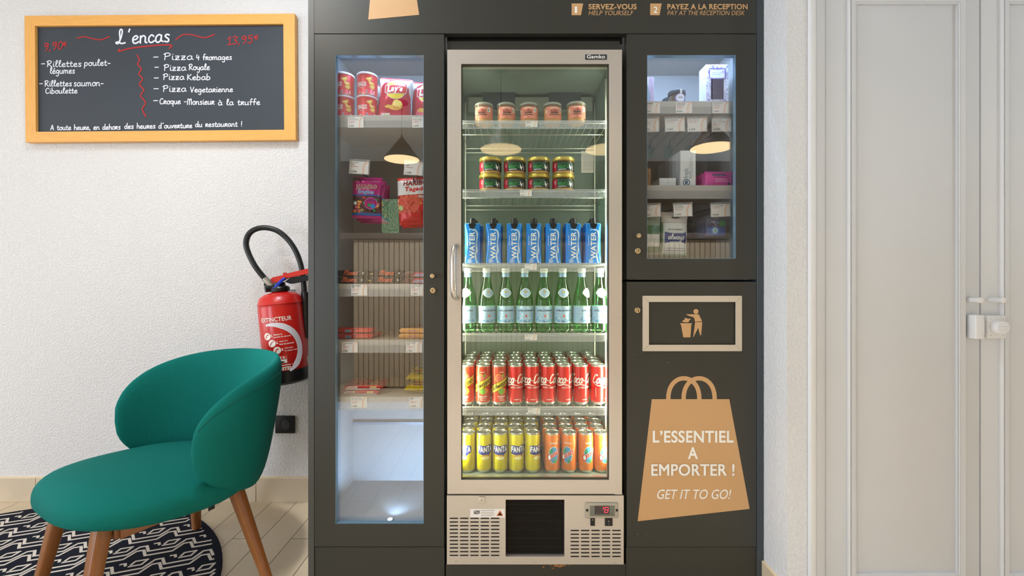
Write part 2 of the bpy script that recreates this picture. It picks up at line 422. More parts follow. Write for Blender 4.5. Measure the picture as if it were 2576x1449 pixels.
struct(MB().box(5.6, 5.7, -4.97, 0.75, 0, 2.86, wallr).build('wall_side'))
# floor: long tiles running towards the wall
fm = bpy.data.materials.new('beige_floor_tile'); fm.use_nodes = True
nt = fm.node_tree; b = nt.nodes['Principled BSDF']; b.inputs['Roughness'].default_value = 0.38
tc = nt.nodes.new('ShaderNodeTexCoord'); mp = nt.nodes.new('ShaderNodeMapping')
mp.inputs['Rotation'].default_value = (0, 0, PI/2); mp.inputs['Location'].default_value = (0.33, 1.065+0.125*20, 0)
nt.links.new(tc.outputs['Object'], mp.inputs[0])
br = nt.nodes.new('ShaderNodeTexBrick'); br.offset = 0.5; br.inputs['Scale'].default_value = 1.0
br.inputs['Brick Width'].default_value = 0.62; br.inputs['Row Height'].default_value = 0.125; br.inputs['Mortar Size'].default_value = 0.0016; br.inputs['Mortar Smooth'].default_value = 0.1
br.inputs['Color1'].default_value = (lin(226), lin(206), lin(176), 1); br.inputs['Color2'].default_value = (lin(218), lin(198), lin(168), 1); br.inputs['Mortar'].default_value = (lin(92), lin(78), lin(62), 1)
nt.links.new(mp.outputs[0], br.inputs['Vector'])
nz = nt.nodes.new('ShaderNodeTexNoise'); nz.inputs['Scale'].default_value = 9; nz.inputs['Detail'].default_value = 5; nt.links.new(tc.outputs['Object'], nz.inputs['Vector'])
mx = nt.nodes.new('ShaderNodeMix'); mx.data_type = 'RGBA'; mx.blend_type = 'MULTIPLY'; mx.inputs[0].default_value = 0.2
nt.links.new(br.outputs[0], mx.inputs[6]); nt.links.new(nz.outputs[0], mx.inputs[7]); nt.links.new(mx.outputs[2], b.inputs['Base Color'])
bp = nt.nodes.new('ShaderNodeBump'); bp.inputs['Strength'].default_value = 0.3; bp.inputs['Distance'].default_value = 0.002; bp.invert = True
nt.links.new(br.outputs['Fac'], bp.inputs['Height']); nt.links.new(bp.outputs[0], b.inputs['Normal'])
struct(MB().box(-5.7, 5.7, -5.1, 0.8, -0.1, 0, fm).build('floor'))
# skirting tiles
skm = M('beige_skirting_tile', (208, 190, 164), 0.5, var=0.12, scale=7, detail=6)
skt = M('skirting_top_edge', (236, 214, 178), 0.5)
mb = MB(); x = X(645, 0.637)
while x > -5.6: x -= 0.546
while x < -0.74:
    x1 = min(x+0.5435, -0.7150)
    if x1 > x: mb.box(x, x1, 0.635, YW, 0, 0.1165, skm, 0.0008, 1); mb.box(x, x1, 0.635, YW, 0.1165, 0.1207, skt)
    x += 0.546
struct(mb.build('baseboard_back'))
mb = MB(); mb.box(0.8735, 0.8817, -0.128, -0.001, 0, 0.1165, skm); mb.box(0.8735, 0.8817, -0.128, -0.001, 0.1165, 0.1207, skt)
struct(mb.build('baseboard_right'))
# door casing, white closet doors with applied mouldings
dw = M('white_door_paint', (206, 208, 212), 0.5, var=0.02, scale=5)
dw2 = M('white_casing_paint', (222, 223, 226), 0.45, var=0.02, scale=5)
YD = -0.128
def xd(px, y=YD): return X(px, y)
struct(MB().box(xd(2031.5), xd(2046), YD-0.014, 0.02, 0, 2.80, dw2, 0.002).build('trim_1'))
struct(MB().box(xd(2046.5), xd(2071.5), YD-0.008, 0.02, 0, 2.80, dw, 0.001).build('trim_2'))
struct(MB().box(xd(2071.5), 3.2, 0.02, 0.04, 0, 2.80, gapm).build('trim_3'))  # black sheet behind the doors, stands in for the shade in their gaps
struct(MB().box(3.2, 5.6, -0.1, 0.1, 0, 2.86, wallr).build('wall_beyond'))
struct(MB().box(xd(2031.5), 3.2, -0.02, 0.1, 2.805, 2.86, wallr).build('wall_lintel'))
def leaf(name, px0, px1, pa, pb):
    x0, x1 = xd(px0), xd(px1); d = MB()
    d.box(x0, x1, YD, YD+0.032, 0.01, 2.80, dw, 0.002)
    zt = Z(11, YD-0.006)
    o = (xd(pa-16.5), xd(pb+20), 0.14, zt+0.030); i = (xd(pa), xd(pb), 0.165, zt)
    d.ring(o, i, YD-0.008, YD, dw)
    d.ring((o[0]+0.003, o[1]-0.003, o[2]+0.003, o[3]-0.003), (i[0]-0.006, i[1]+0.006, i[2]-0.006, i[3]+0.006), YD-0.011, YD-0.008, dw)
    d.box(o[0]-0.0042, o[0]-0.0002, YD-0.0115, YD, 0.14, zt+0.030, dw2, 0.001); d.box(i[1]+0.0005, i[1]+0.0030, YD-0.0125, YD-0.0112, 0.165, zt, dw2)  # paler beads put in as the highlights along the moulding
    return struct(d.build(name))
door1 = leaf('door_1', 2076, 2464.5, 2150, 2403)
door2 = leaf('door_2', 2468.5, 2858, 2533, 2800)
def peg(px, py, par):
    k = MB(); k.lathe([(0.0, 0.0), (0.0088, 0.0), (0.0085, 0.020), (0.0075, 0.026), (0.0095, 0.031), (0.0085, 0.0365), (0.0, 0.038)], dw2, 20, axis='Y')
    return k.build('door_knob', par, (xd(px), YD-0.0006, Z(py, YD)))
peg(2437, 754, door1); peg(2492, 754, door2)
screw = M('small_screw', (110, 104, 96), 0.4, 0.8)
def lockbox(name, par, px0, px1, py0, py1, dep, knob=False):
    k = MB(); y = YD-dep; x0, x1, z0, z1 = X(px0, y), X(px1, y), Z(py1, y), Z(py0, y)
    k.box(x0, x1, y, YD-0.0006, z0, z1, dw2, 0.004, 3)
    mp_ = flatmap(y-0.0004)
    for a in (0.16, 0.84):
        for c in (0.14, 0.86):
            if knob or a > 0.5: k.disc(x0+(x1-x0)*a, z0+(z1-z0)*c, 0.0011, 0.0011, screw, mp_, 10)
    o = k.build(name, par)
    if knob:
        q = MB(); q.lathe([(0, 0), (0.0235, 0), (0.0228, 0.006), (0.0212, 0.017), (0.0190, 0.0195), (0.0, 0.0200)], dw2, 28, axis='Y')
        q.box(-0.0175, 0.0175, -0.0225, -0.0190, -0.0030, 0.0030, dw2, 0.001)
        q.build('thumb_turn', o, ((x0+x1)/2-0.001, y-0.0003, (z0+z1)/2))
    return o
lockbox('lock_case', door2, 2485, 2532, 793.5, 852, 0.020, True)
lockbox('lock_keeper', door1, 2455, 2479, 792.5, 853.5, 0.030)
# ------------------------------------------------------------------ the kiosk furniture
pane = GLASS('cabinet_glass', (0.95, 0.96, 0.955), 0.10)
panef = GLASS('fridge_glass', (0.95, 0.975, 0.96), 0.05)
edgeglass = M('polished_glass_edge', (120, 150, 170), 0.2, 0.4)
shelfm = M('beige_shelf_board', (214, 198, 176), 0.5, var=0.05, scale=4, stretch=(1, 12, 12))
inner = M('white_melamine', (186, 184, 184), 0.55, var=0.02)
innerdk = M('grey_melamine', (150, 140, 128), 0.55, var=0.04, scale=5)
gold = M('worn_brass', (212, 192, 158), 0.25, 0.9, var=0.08)
CB = 0.35                                    # inner back of the display cabinets
TOPZ = Z(84, 0)
def door_knobs(par, px, pyk, pyl, y=0.0):
    if pyk:
        k = MB(); k.lathe([(0, 0), (0.0035, 0), (0.0035, 0.014), (0.0085, 0.016), (0.0092, 0.022), (0.0075, 0.026), (0, 0.0272)], gold, 24, axis='Y')
        k.build('knob', par, (X(px, y-0.02), y-0.0004, Z(pyk, y-0.02)))
    l = MB(); l.lathe([(0, 0), (0.0108, 0), (0.0104, 0.004), (0.009, 0.0055), (0.0065, 0.0055), (0.0062, 0.014), (0.0, 0.0142)], gold, 24, axis='Y')
    l.box(-0.0012, 0.0012, -0.0149, -0.0141, -0.0040, 0.0040, gapm)
    l.build('lock', par, (X(px, y-0.01), y-0.0004, Z(pyl, y-0.01)))
def glazed_door(par, x0, x1, z0, z1, o):
    d = MB().ring((x0, x1, z0, z1), o, 0.0, 0.019, carc).build('door', par)
    MB().box(o[0]-0.006, o[1]+0.006, 0.0195, 0.0235, o[2]-0.006, o[3]+0.006, pane).build('glass_pane', d)
    e = MB().ring((o[0]+0.0001, o[1]-0.0001, o[2]+0.0001, o[3]-0.0001), (o[0]+0.0016, o[1]-0.0016, o[2]+0.0016, o[3]-0.0016), 0.001, 0.019, edgeglass).build('glass_edge', d)
    return d
def shelf(par, x0, x1, z, strip=True, front=0.04, lip=0.0435):
    s = MB().box(x0, x1, front, CB, z-0.019, z, shelfm).build('shelf', par)
    if strip:
        k = MB(); k.box(x0+0.001, x1-0.001, front-0.0045, front-0.002, z-lip, z-0.001, clear); k.box(x0+0.001, x1-0.001, front-0.0062, front-0.0012, z-lip-0.002, z-lip+0.0008, clear)
        k.build('price_strip', s)
    return s
# --- tall cabinet on the left
tall = thing('display_cabinet', 'tall anthracite snack cabinet with long glazed door left of the bottle fridge', 'cabinet', (X(947), 0, 0))
TC = tall
def at0(o, root):                            # keep world coordinates under a root that has a location
    o.location = (o.location[0]-root.location[0], o.location[1]-root.location[1], o.location[2]-root.location[2]); return o
xl, xr = X(790.5), X(1117.5); ZB = Z(1375); ZF = Z(1325.5)
ix0, ix1 = -0.684, xr-0.018
body = MB()
body.box(xl, ix0, 0.0255, 0.62, 0.0, 1.995, carc); body.box(ix1, xr, 0.0255, 0.62, 0.0, 1.995, carc)
body.box(ix0, ix1, 0.0255, 0.62, ZF-0.03, ZF, inner); body.box(ix0, ix1, 0.0255, 0.62, 1.9785, 1.995, inner)
body.box(ix0, ix1, CB, CB+0.016, ZF, 1.9785, inner)
body.box(ix0, ix0+0.0015, 0.03, CB, ZF, 1.9785, inner); body.box(ix1-0.0015, ix1, 0.03, CB, ZF, 1.9785, inner)
body.box(xl, xr, 0.004, 0.0255, 0.0, Z(1378), carc)                                     # plinth board
at0(body.build('carcass'), tall).parent = tall
rl = MB().box(ix0+0.002, ix1-0.002, CB-0.012, CB-0.001, Z(1068, CB-0.01), Z(1061.5, CB-0.01), M('aluminium_rail', (168, 180, 196), 0.4, 0.6)).build('back_rail'); at0(rl, tall).parent = tall
def under(root, fn):                         # build children in world coordinates, then hang them under root
    before = set(bpy.data.objects); r = fn(None)
    for o in set(bpy.data.objects)-before:
        if o.parent is None: at0(o, root); o.parent = root
    return r
def f_(_):
    d = glazed_door(None, xl+0.001, xr-0.001, ZB, TOPZ-0.003, (X(843.5), X(1066), Z(1318), Z(138)))
    door_knobs(d, 1088, 694, 731)
    for py in (290, 714, 855, 998): shelf(None, ix0+0.0016, ix1-0.0016, CAMH-(py-CY)*1.57/F)
under(tall, f_)
LS = {k: CAMH-(py-CY)*1.57/F for k, py in dict(a=290, c=714, d=855, e=998).items()}
# --- right upper cabinet
ux0, ux1 = X(1576), X(1903.5); uz0, uz1 = Z(703.5), TOPZ-0.003
upper = thing('display_cabinet', 'anthracite wall cabinet with glazed door of toiletries above the bin cabinet', 'cabinet', (X(1740), 0, uz0))
jx0, jx1 = ux0+0.018, 0.841
UF = Z(664, 0.03)
body = MB()
body.box(ux0, jx0, 0.0255, 0.62, uz0, 1.995, carc); body.box(jx1, ux1, 0.0255, 0.62, uz0, 1.995, carc)
body.box(jx0, jx1, 0.0255, 0.62, uz0, UF, inner); body.box(jx0, jx1, 0.0255, 0.62, 1.9785, 1.995, inner)
body.box(jx0, jx1, CB, CB+0.016, UF, 1.9785, inner); body.box(jx1-0.0015, jx1, 0.03, CB, UF, 1.9785, inner); body.box(jx0, jx0+0.0015, 0.03, CB, UF, 1.9785, inner)
under(upper, lambda _: body.build('carcass'))
def f_(_):
    d = glazed_door(None, ux0+0.001, ux1-0.001, uz0+0.001, uz1, (X(1627.5), X(1851.5), Z(651), Z(138)))
    door_knobs(d, 1606, 593, 631)
    for py in (255, 466): shelf(None, jx0+0.0016, jx1-0.0016, CAMH-(py-CY)*1.57/F, lip=0.0435 if py < 300 else 0.0475)
under(upper, f_)
RA, RB = CAMH-(255-CY)*1.57/F, CAMH-(466-CY)*1.57/F
# --- bin cabinet below it
bz1 = Z(707); bin_ = thing('bin_cabinet', 'anthracite waste bin cabinet with framed flap and tan shopping bag sign', 'cabinet', (X(1740), 0, 0))
body = MB(); body.box(ux0, ux0+0.018, 0.0255, 0.62, 0, bz1-0.002, carc); body.box(ux1-0.018, ux1, 0.0255, 0.62, 0, bz1-0.002, carc)
body.box(ux0+0.018, ux1-0.018, 0.0255, 0.62, bz1-0.02, bz1-0.002, carc); body.box(ux0+0.018, ux1-0.018, 0.6, 0.62, 0.05, bz1-0.02, carc)
body.box(ux0, ux1, 0.004, 0.0255, 0, Z(1378.5), carc)
under(bin_, lambda _: body.build('carcass'))
flapm = M('aluminium_frame', (206, 196, 180), 0.42, 0.25, var=0.02)
ICON = [[(598, 513), (732, 513), (732, 522), (726, 524), (715, 675), (634, 675), (606, 524), (598, 522)],
        [(622, 487), (645, 476), (655, 450), (668, 456), (690, 463), (721, 461), (703, 482), (692, 501), (680, 504), (655, 501), (640, 503), (626, 496)],
        [(662, 411), (810, 411), (848, 490), (768, 498), (763, 468), (753, 447), (735, 440), (700, 431)],
        [(768, 503), (849, 499), (845, 560), (836, 650), (827, 652), (804, 566), (752, 668), (745, 674), (748, 655), (760, 580)]]
def f_(_):
    fo = (X(1616), X(1865), Z(883), Z(744)); fi = (X(1631.5), X(1849.5), Z(867), Z(759.5))
    D = MB().ring((ux0+0.001, ux1-0.001, Z(1376), bz1-0.003), fi, 0.0, 0.019, carc)
    w = D; wm = M('scuff_marks', (150, 146, 136), 0.7); rr = random.Random(4)
    for k in range(26):
        u, v = rr.uniform(1590, 1895), rr.choice([rr.uniform(900, 1370), rr.uniform(1250, 1370)]); 
        if 1600 < u < 1890 and 1000 < v < 1315: continue
        w.disc(X(u), Z(v), rr.uniform(0.0006, 0.0016), rr.uniform(0.0006, 0.0014), wm, flatmap(-0.0005), 7)
    w.tris(ribbon([(X(1601), Z(901)), (X(1620), Z(893)), (X(1636), Z(887))], 0.0008), gapm, flatmap(-0.0005))
    d = D.build('door')
    fr = MB().ring(fo, fi, -0.004, -0.0003, flapm)
    for (a, b_) in (((fo[0], fo[3]), (fi[0], fi[3])), ((fo[1], fo[3]), (fi[1], fi[3])), ((fo[0], fo[2]), (fi[0], fi[2])), ((fo[1], fo[2]), (fi[1], fi[2]))):
        fr.tris(ribbon([a, b_], 0.0007), M('mitre_line', (120, 112, 100), 0.6), flatmap(-0.0043))
    fr.build('flap_frame', d)
    fl = MB(); fl.box(fi[0]+0.0012, fi[1]-0.0012, 0.004, 0.016, fi[2]+0.0012, fi[3]-0.0012, carc)
    mp_ = flatmap(0.0036); cv = lambda p: (X(1580+p[0]*0.2208), Z(700+p[1]*0.2208))
    for P in ICON: fl.poly([cv(p) for p in P], tan, mp_)
    c = cv((778, 380)); fl.disc(c[0], c[1], 0.0088, 0.0088, tan, mp_)
    fl.build('bin_flap', d)
    door_knobs(d, 1605, None, 781)
    s = MB(); mp_ = flatmap(-0.0006); P = lambda pts: [(X(p[0]), Z(p[1])) for p in pts]
    s.poly(P([(1639.5, 1004), (1834.5, 1004), (1885.5, 1280), (1604, 1311)]), tan, mp_)
    for c in (1720, 1758.5):
        R1, R2 = 44.5, 33.5; arc = []
        for k in range(25):
            a = PI*k/24; arc.append((X(c-39*math.cos(a)), Z(1004.5-53*math.sin(a)**0.85)))
        s.tris(ribbon(arc, 11*0.001391), tan, flatmap(-0.0007 if c < 1730 else -0.0008))
    tx = flatmap(-0.0012)
    s.text('L\u2019ESSENTIEL', X(1642), X(1845), Z(1113.5), Z(1083), white, tx, 0.022)
    s.text('A', X(1730), X(1755.5), Z(1154.5), Z(1124.5), white, tx, 0.022)
    s.text('EMPORTER !', X(1638), X(1847), Z(1196.5), Z(1166.5), white, tx, 0.022)
    s.text('GET IT TO GO!', X(1653), X(1839), Z(1255), Z(1231), white, tx, 0.002, 0.25)
    s.build('bag_sign', d)
under(bin_, f_)
# --- header panel across the top with the two steps
tag(MB().box(X(775), xl-0.0006, 0.0, 0.644, 0, 2.3, M('anthracite_left_panel', (72, 72, 69), 0.42), 0.0008, 1).build('end_panel'), 'tall anthracite end panel on the left side of the kiosk', 'panel')  # lighter grey than the doors: light on this edge is in the colour
tag(MB().box(ux1+0.0006, X(1920), -0.001, 0.644, 0, 2.3, M('anthracite_end_panel', (58, 66, 72), 0.35), 0.0008, 1).build('end_panel'), 'tall blue grey end panel on the right side of the kiosk', 'panel')
hd = thing('header_panel', 'wide anthracite header board with tan lettering across the top of the kiosk', 'panel', (X(1346), 0, TOPZ))
def f_(_):
    MB().box(xl, ux1, 0.0, 0.0245, TOPZ, 2.3, carc).build('board')
    g = MB(); m0 = flatmap(-0.0006); m1 = flatmap(-0.0011)
    g.poly([(X(936), Z(-60)), (X(1040), Z(-60)), (X(1054.5), Z(37.5)), (X(926.5), Z(49.5))], tan, m0); g.build('bag_sign')
    for (a, n, t0, t1, A, B, b0, b1) in ((1438, '1', 1480.5, 1601.5, 'SERVEZ-VOUS', 'HELP YOURSELF', 1480.5, 1593.5), (1635.5, '2', 1678.5, 1880.5, 'PAYEZ A LA RECEPTION', 'PAY AT THE RECEPTION DESK', 1678.5, 1873.5)):
        s = MB(); s.poly([(X(a), Z(9)), (X(a+29), Z(9)), (X(a+23.5), Z(38.5)), (X(a), Z(38.5))], tan, m0)
        s.text(n, X(a+8), X(a+(13.5 if n == '1' else 18.5)), Z(33), Z(17), white, m1, 0.01)
        s.text(A, X(t0), X(t1), Z(24), Z(10), tan, m0, 0.03); s.text(B, X(b0), X(b1), Z(38.5), Z(27), tan, m0, 0.0, 0.22)
        s.build('step_sign')
under(hd, f_)
# --- recess boards round the fridge
pl = MB(); pl.box(X(1121), X(1575), 0.006, 0.03, 0, Z(1422), carc)
rust = M('rusty_chipboard', (168, 112, 58), 0.9, var=0.4, scale=200)
for k in range(22):
    u = random.gauss(1408, 9 if k > 5 else 24); pl.disc(X(u), Z(1424+abs(random.gauss(0, 3.2))), random.uniform(0.002, 0.006), random.uniform(0.001, 0.003), rust, flatmap(0.0055-k*0.00001), 9)
tag(pl.build('kick_board'), 'anthracite kick board with chipped edge under the fridge', 'board')
bk = MB(); bk.box(X(1123), X(1563), 0.022, 0.042, Z(122), Z(95), carc)
bk.box(X(1120), X(1573), 0.043, 0.0445, 1.9505, 1.99, gapm)  # added black board so the gap above the strip stays dark
tag(bk.build('filler_strip'), 'dark filler strip in the recess above the fridge door', 'panel')

# --- price tags
def price_tag(px0, px1, py0, py1, y, lines, price, label, red=2, clip=False, rot=0.0, group=None, cut=None):
    x0, x1, z0, z1 = X(px0, y), X(px1, y), Z(py1, y), Z(py0, y); w, h = x1-x0, z1-z0
    t = MB()
    t.box(-w/2, w/2, 0, 0.0006, 0, h, paper)
    mp_ = flatmap(-0.0003)
    arch = [(w*0.40, h*0.02), (w*0.27, h*0.02), (w*0.27, h*0.45)] 
    P = [(w*0.24, 0.03*h), (w*0.24, 0.45*h), (w*0.28, 0.72*h), (w*0.36, 0.92*h), (w*0.46, 0.97*h)]
    t.tris(ribbon(spline(P), w*0.10), peach, mp_); t.disc(w*0.40, h*0.40, w*0.018, w*0.022, peach, mp_, 10)
    v = 0.84
    for L_ in lines:
        t.text(L_, -w*0.44, -w*0.44+w*min(0.62, 0.052*len(L_)), h*v, h*(v+0.09), ink, flatmap(-0.0004), 0.01); v -= 0.155
    for k in range(red):
        t.rect(-w*0.44, -w*0.44+w*(0.42-0.1*k), h*v+h*0.02, h*v+h*0.055, redink, mp_); v -= 0.12
    t.text(price, -w*0.44, -w*0.44+w*0.34, h*0.10, h*0.23, ink, flatmap(-0.0004), 0.02)
    root = t.build('price_tag', None, ((x0+x1)/2, y, z0), (0, rot, 0), merge=False)
    tag(root, label, 'price tag', group)
    if clip:
        c = MB(); c.box(-w/2-0.002, w/2+0.004, 0.0010, 0.0022, -0.002, h+0.004, clear); c.box(-w/2-0.002, w/2+0.004, -0.002, 0.006, h+0.004, h+0.0075, clear, 0.001)
        c.build('tag_holder', root)
    return root
SY = 0.04-0.0062-0.0002
PT = price_tag
PT(875, 914.5, 294, 321, SY, ['Pringles', 'Original 40G'], '2.50\u20ac', 'price tag reading 2.50\u20ac under the stacked red crisp tubs')
PT(1037, 1078, 294, 321, SY, ['Chips Lay\u2019s', 'Nature 45G'], '1.50\u20ac', 'price tag under the red and white crisp bags')
PT(883.5, 924, 716, 743.5, SY, ['Barre Mars', '45G'], '2.00\u20ac', 'price tag under the black chocolate bar packs')
PT(1033, 1075, 716, 743.5, SY, ['Barre Snickers', '45G'], '2.00\u20ac', 'price tag under the brown and pink chocolate bars')
PT(859.5, 899.5, 860, 887, SY, ['Kinder Bueno', '43G'], '2.00\u20ac', 'price tag under the flat red biscuit packs')
PT(1021.5, 1062, 860, 887, SY, ['Barre Twix', '50G'], '1.50\u20ac', 'price tag under the golden caramel bar packs')
PT(882.5, 923.5, 998.5, 1026, SY, ['Barre KitKat', '"Chunky" 40G'], '1.50\u20ac', 'price tag under the red and white wafer bars')
PT(1029, 1071, 998.5, 1026, SY, ['M&M\u2019s', '45G'], '1.50\u20ac', 'price tag under the yellow sweet bags')
PT(1621, 1660.5, 257.5, 284.5, SY, ['FRAMBOISE', 'VIOLETTE'], '8,00\u20ac', 'price tag on the upper right shelf cut by the door edge')
PT(1700, 1741, 257.5, 284.5, SY, ['ABEILLES &', 'VIOLETTES'], '8,50\u20ac', 'price tag reading 8,50\u20ac under the dark lidded jar')
PT(1792, 1833, 257.5, 284.5, SY, ['VIOLETTE et', 'CHOCOLAT'], '7,80\u20ac', 'price tag reading 7,80\u20ac under the violet patterned boxes')
# ------------------------------------------------------------------ the bottle fridge
fx0, fx1 = X(1125.5), X(1564)
frz = thing('display_fridge', 'stainless steel glass door fridge full of drinks in the middle of the kiosk', 'fridge', (X(1345), 0, 0))
fin = M('dark_green_grey_liner', (124, 136, 126), 0.5, var=0.04, scale=5)
finb = M('fridge_back_liner', (102, 114, 102), 0.55, var=0.05, scale=5)
FB = 0.40; gx0, gx1 = X(1160.5), X(1531.5); gz0, gz1 = Z(1206), Z(162)
lx0, lx1 = fx0+0.020, fx1-0.020; lz0, lz1 = CAMH-(1200-CY)*1.58/F, 1.905
wire = M('wire_shelf_metal', (206, 206, 190), 0.35, 0.7)
FS = {k: CAMH-(py-CY)*1.59/F for k, py in dict(a=304, b=477, c=662, d=838, e=1023).items()}; FS['f'] = lz0
def f_(_):
    b = MB()
    b.box(fx0+0.002, lx0, 0.045, 0.60, 0.335, 1.95, fin); b.box(lx1, fx1-0.002, 0.045, 0.60, 0.335, 1.95, fin)
    b.box(lx0, lx1, FB, 0.60, 0.335, 1.95, finb); b.box(lx0, lx1, 0.045, FB, 0.335, lz0, fin); b.box(lx0, lx1, 0.045, FB, lz1, 1.95, fin)
    b.box(fx0+0.004, fx1-0.004, 0.05, 0.60, Z(1421)+0.004, 0.334, gapm)
    b.build('body')
    # door
    d = MB().ring((fx0, fx1, Z(1241), Z(126.5)), (gx0, gx1, gz0, gz1), -0.004, 0.036, steel).build('door')
    MB().box(gx0+0.0003, gx1-0.0003, 0.012, 0.024, gz0+0.0003, gz1-0.0003, panef).build('glass_pane', d)
    MB().ring((gx0+0.0002, gx1-0.0002, gz0+0.0002, gz1-0.0002), (gx0+0.0028, gx1-0.0028, gz0+0.0028, gz1-0.0028), 0.0, 0.0115, M('dark_gasket', (58, 56, 44), 0.7)).build('gasket', d)
    h = MB(); hx = X(1149, 0)
    pts = [(hx, -0.0045, Z(619)), (hx-0.003, -0.026, Z(622)), (hx-0.005, -0.040, Z(634)), (hx-0.006, -0.046, Z(660)), (hx-0.006, -0.047, Z(690)), (hx-0.006, -0.046, Z(716)), (hx-0.005, -0.040, Z(738)), (hx-0.003, -0.026, Z(747)), (hx, -0.0045, Z(750))]
    h.tube(spline(pts, 5), 0.0095, M('satin_handle', (206, 200, 194), 0.28, 0.9), 14); h.build('handle', d)
    lg = MB(); lg.box(X(1471.5), X(1526), -0.0065, -0.0041, Z(151.5), Z(139), M('badge_dark', (48, 52, 54), 0.4), 0.001)
    lg.text('Gamko', X(1475.5), X(1521), Z(149.5), Z(140.2), white, flatmap(-0.0068), 0.015); lg.build('badge', d)
    # wire shelves with clear price strips
    for k, key in enumerate('abcde'):
        z = FS[key]; w = MB()
        for i in range(23):
            x = lx0+0.012+(lx1-lx0-0.024)*i/22; w.tube([(x, 0.066, z-0.002), (x, FB-0.012, z-0.002)], 0.0016, wire, 6)
        for y in (0.07, 0.2, FB-0.016): w.tube([(lx0+0.002, y, z-0.0055), (lx1-0.002, y, z-0.0055)], 0.0022, wire, 6)
        w.tube([(lx0+0.002, FB-0.018, z-0.024), (lx1-0.002, FB-0.018, z-0.024)], 0.002, wire, 6)
        o = w.build('shelf')
        s = MB(); s.box(lx0+0.004, lx1-0.004-(0.008 if k else 0.0), 0.0560, 0.0585, z-0.029, z+0.0005, clear); s.box(lx0+0.004, lx1-0.012, 0.0586, 0.0645, z-0.0012, z+0.0002, clear)
        s.box(lx0+0.004, lx1-0.012, 0.0535, 0.0559, z-0.0305, z-0.0275, clear); s.box(lx0+0.004, lx1-0.012, 0.0535, 0.0559, z-0.010, z-0.0075, clear)
        s.build('price_strip', o)
    for x in (lx0+0.003, lx1-0.003):
        for y in (0.155, FB-0.02):
            MB().box(x-0.0025, x+0.0025, y-0.004, y+0.004, lz0+0.002, lz1-0.03, wire).build('shelf_post')
    # evaporator cover with two dark plates at the top
    c = MB(); c.box(lx0+0.02, lx1-0.02, FB-0.055, FB-0.002, 1.824, lz1-0.02, M('evaporator_cover', (112, 118, 108), 0.5)); cv = c.build('evaporator_cover')
    for a, b_ in ((1214.5, 1295.5), (1380.5, 1461.5)):
        y = FB-0.0565; p = MB(); p.box(X(a, y), X(b_, y), y, y+0.001, 1.830, Z(201, y), M('dark_plate', (50, 58, 62), 0.5), 0.0)
        for q in (a+7, b_-7): p.disc(X(q, y), Z(209, y), 0.0042, 0.0042, chrome, flatmap(y-0.0006), 14)
        p.build('cover_plate', cv)
    y = FB-0.004; sh = MB(); sh.rect(X(1462, y), X(1503, y), Z(435, y), Z(379, y), M('faded_paper', (206, 196, 186), 0.7), flatmap(y))
    for k in range(9): sh.rect(X(1467, y), X(1497-(k % 3)*4, y), Z(393+k*4.4, y), Z(391.6+k*4.4, y), M('faint_print', (168, 160, 152), 0.7), flatmap(y-0.0004))
    sh.build('instruction_sheet')
    # lit tubes in the front corners
    for x in (lx0+0.004, lx1-0.004):
        MB().box(x-0.0035, x+0.0035, 0.048, 0.056, 0.42, 1.84, EM('light_tube_glow', (255, 250, 214), 4.0), 0.001).build('light_tube')
    # service panel
    sx0, sx1, sz0, sz1 = X(1124), X(1569), Z(1420), Z(1246.5); gr = (X(1272), X(1420), Z(1400), Z(1257))
    u = lambda px: X(1110+px*0.18634); v = lambda py: Z(1200+py*0.18634)
    p = MB(); p.ring((sx0, sx1, sz0, sz1), gr, 0.0, 0.03, steel)
    sl = M('vent_slot_dark', (20, 17, 14), 0.9)
    for xs, y0, n in (((113, 252, 391, 531, 670), 557, 11), ((1745, 1885, 2025, 2166, 2307), 722, 8)):
        for a in xs:
            for k in range(n):
                c0, c1 = u(a+8), u(a+108); vz = v(y0+50*k); r = 0.0021
                P = [(c0-r*math.sin(t), vz+r*math.cos(t)) for t in [PI*j/8 for j in range(9)]]+[(c1+r*math.sin(t), vz-r*math.cos(t)) for t in [PI*j/8 for j in range(9)]]
                p.poly(P, sl, flatmap(-0.0004))
    sp = p.build('service_panel')
    g = MB(); g.box(gr[0], gr[1], 0.022, 0.029, gr[2], gr[3], gapm); dust = M('dusty_fin', (52, 46, 40), 0.8, var=0.5, scale=120)
    for k in range(78):
        x = gr[0]+0.001+(gr[1]-gr[0]-0.002)*k/77; g.box(x-0.00035, x+0.00035, 0.012, 0.0215, gr[2]+0.0005, gr[3]-0.0005, dust)
    for k in range(6): g.box(gr[0]+0.0005, gr[1]-0.0005, 0.0215, 0.0219, gr[2]+0.03*k+0.02, gr[2]+0.03*k+0.0225, M('brown_tube', (74, 54, 34), 0.6))
    g.build('condenser_grille', sp)
    l = MB(); l.box(u(503), u(592), -0.004, -0.0003, v(352), v(262), M('lock_plate', (214, 206, 196), 0.35, 0.7), 0.0015); l.disc((u(503)+u(592))/2, (v(352)+v(262))/2, 0.0055, 0.0055, steel, flatmap(-0.0044), 20); l.disc((u(503)+u(592))/2, (v(352)+v(262))/2, 0.0014, 0.0022, gapm, flatmap(-0.0047), 12); l.build('panel_lock', sp)
    st = MB(); st.rect(u(392), u(858), v(546), v(430), paper, flatmap(-0.0004)); m5 = flatmap(-0.0007)
    st.poly([(u(745), v(524)), (u(838), v(524)), (u(792), v(446))], M('warning_orange', (222, 118, 38), 0.5), m5); st.poly([(u(758), v(516)), (u(825), v(516)), (u(796), v(470))], black, flatmap(-0.0009))
    st.rect(u(440), u(520), v(500), v(450), M('hatched_grey', (120, 118, 116), 0.6), m5); st.tris(ribbon([(u(440), v(450)), (u(520), v(500))], 0.0012), paper, flatmap(-0.0009))
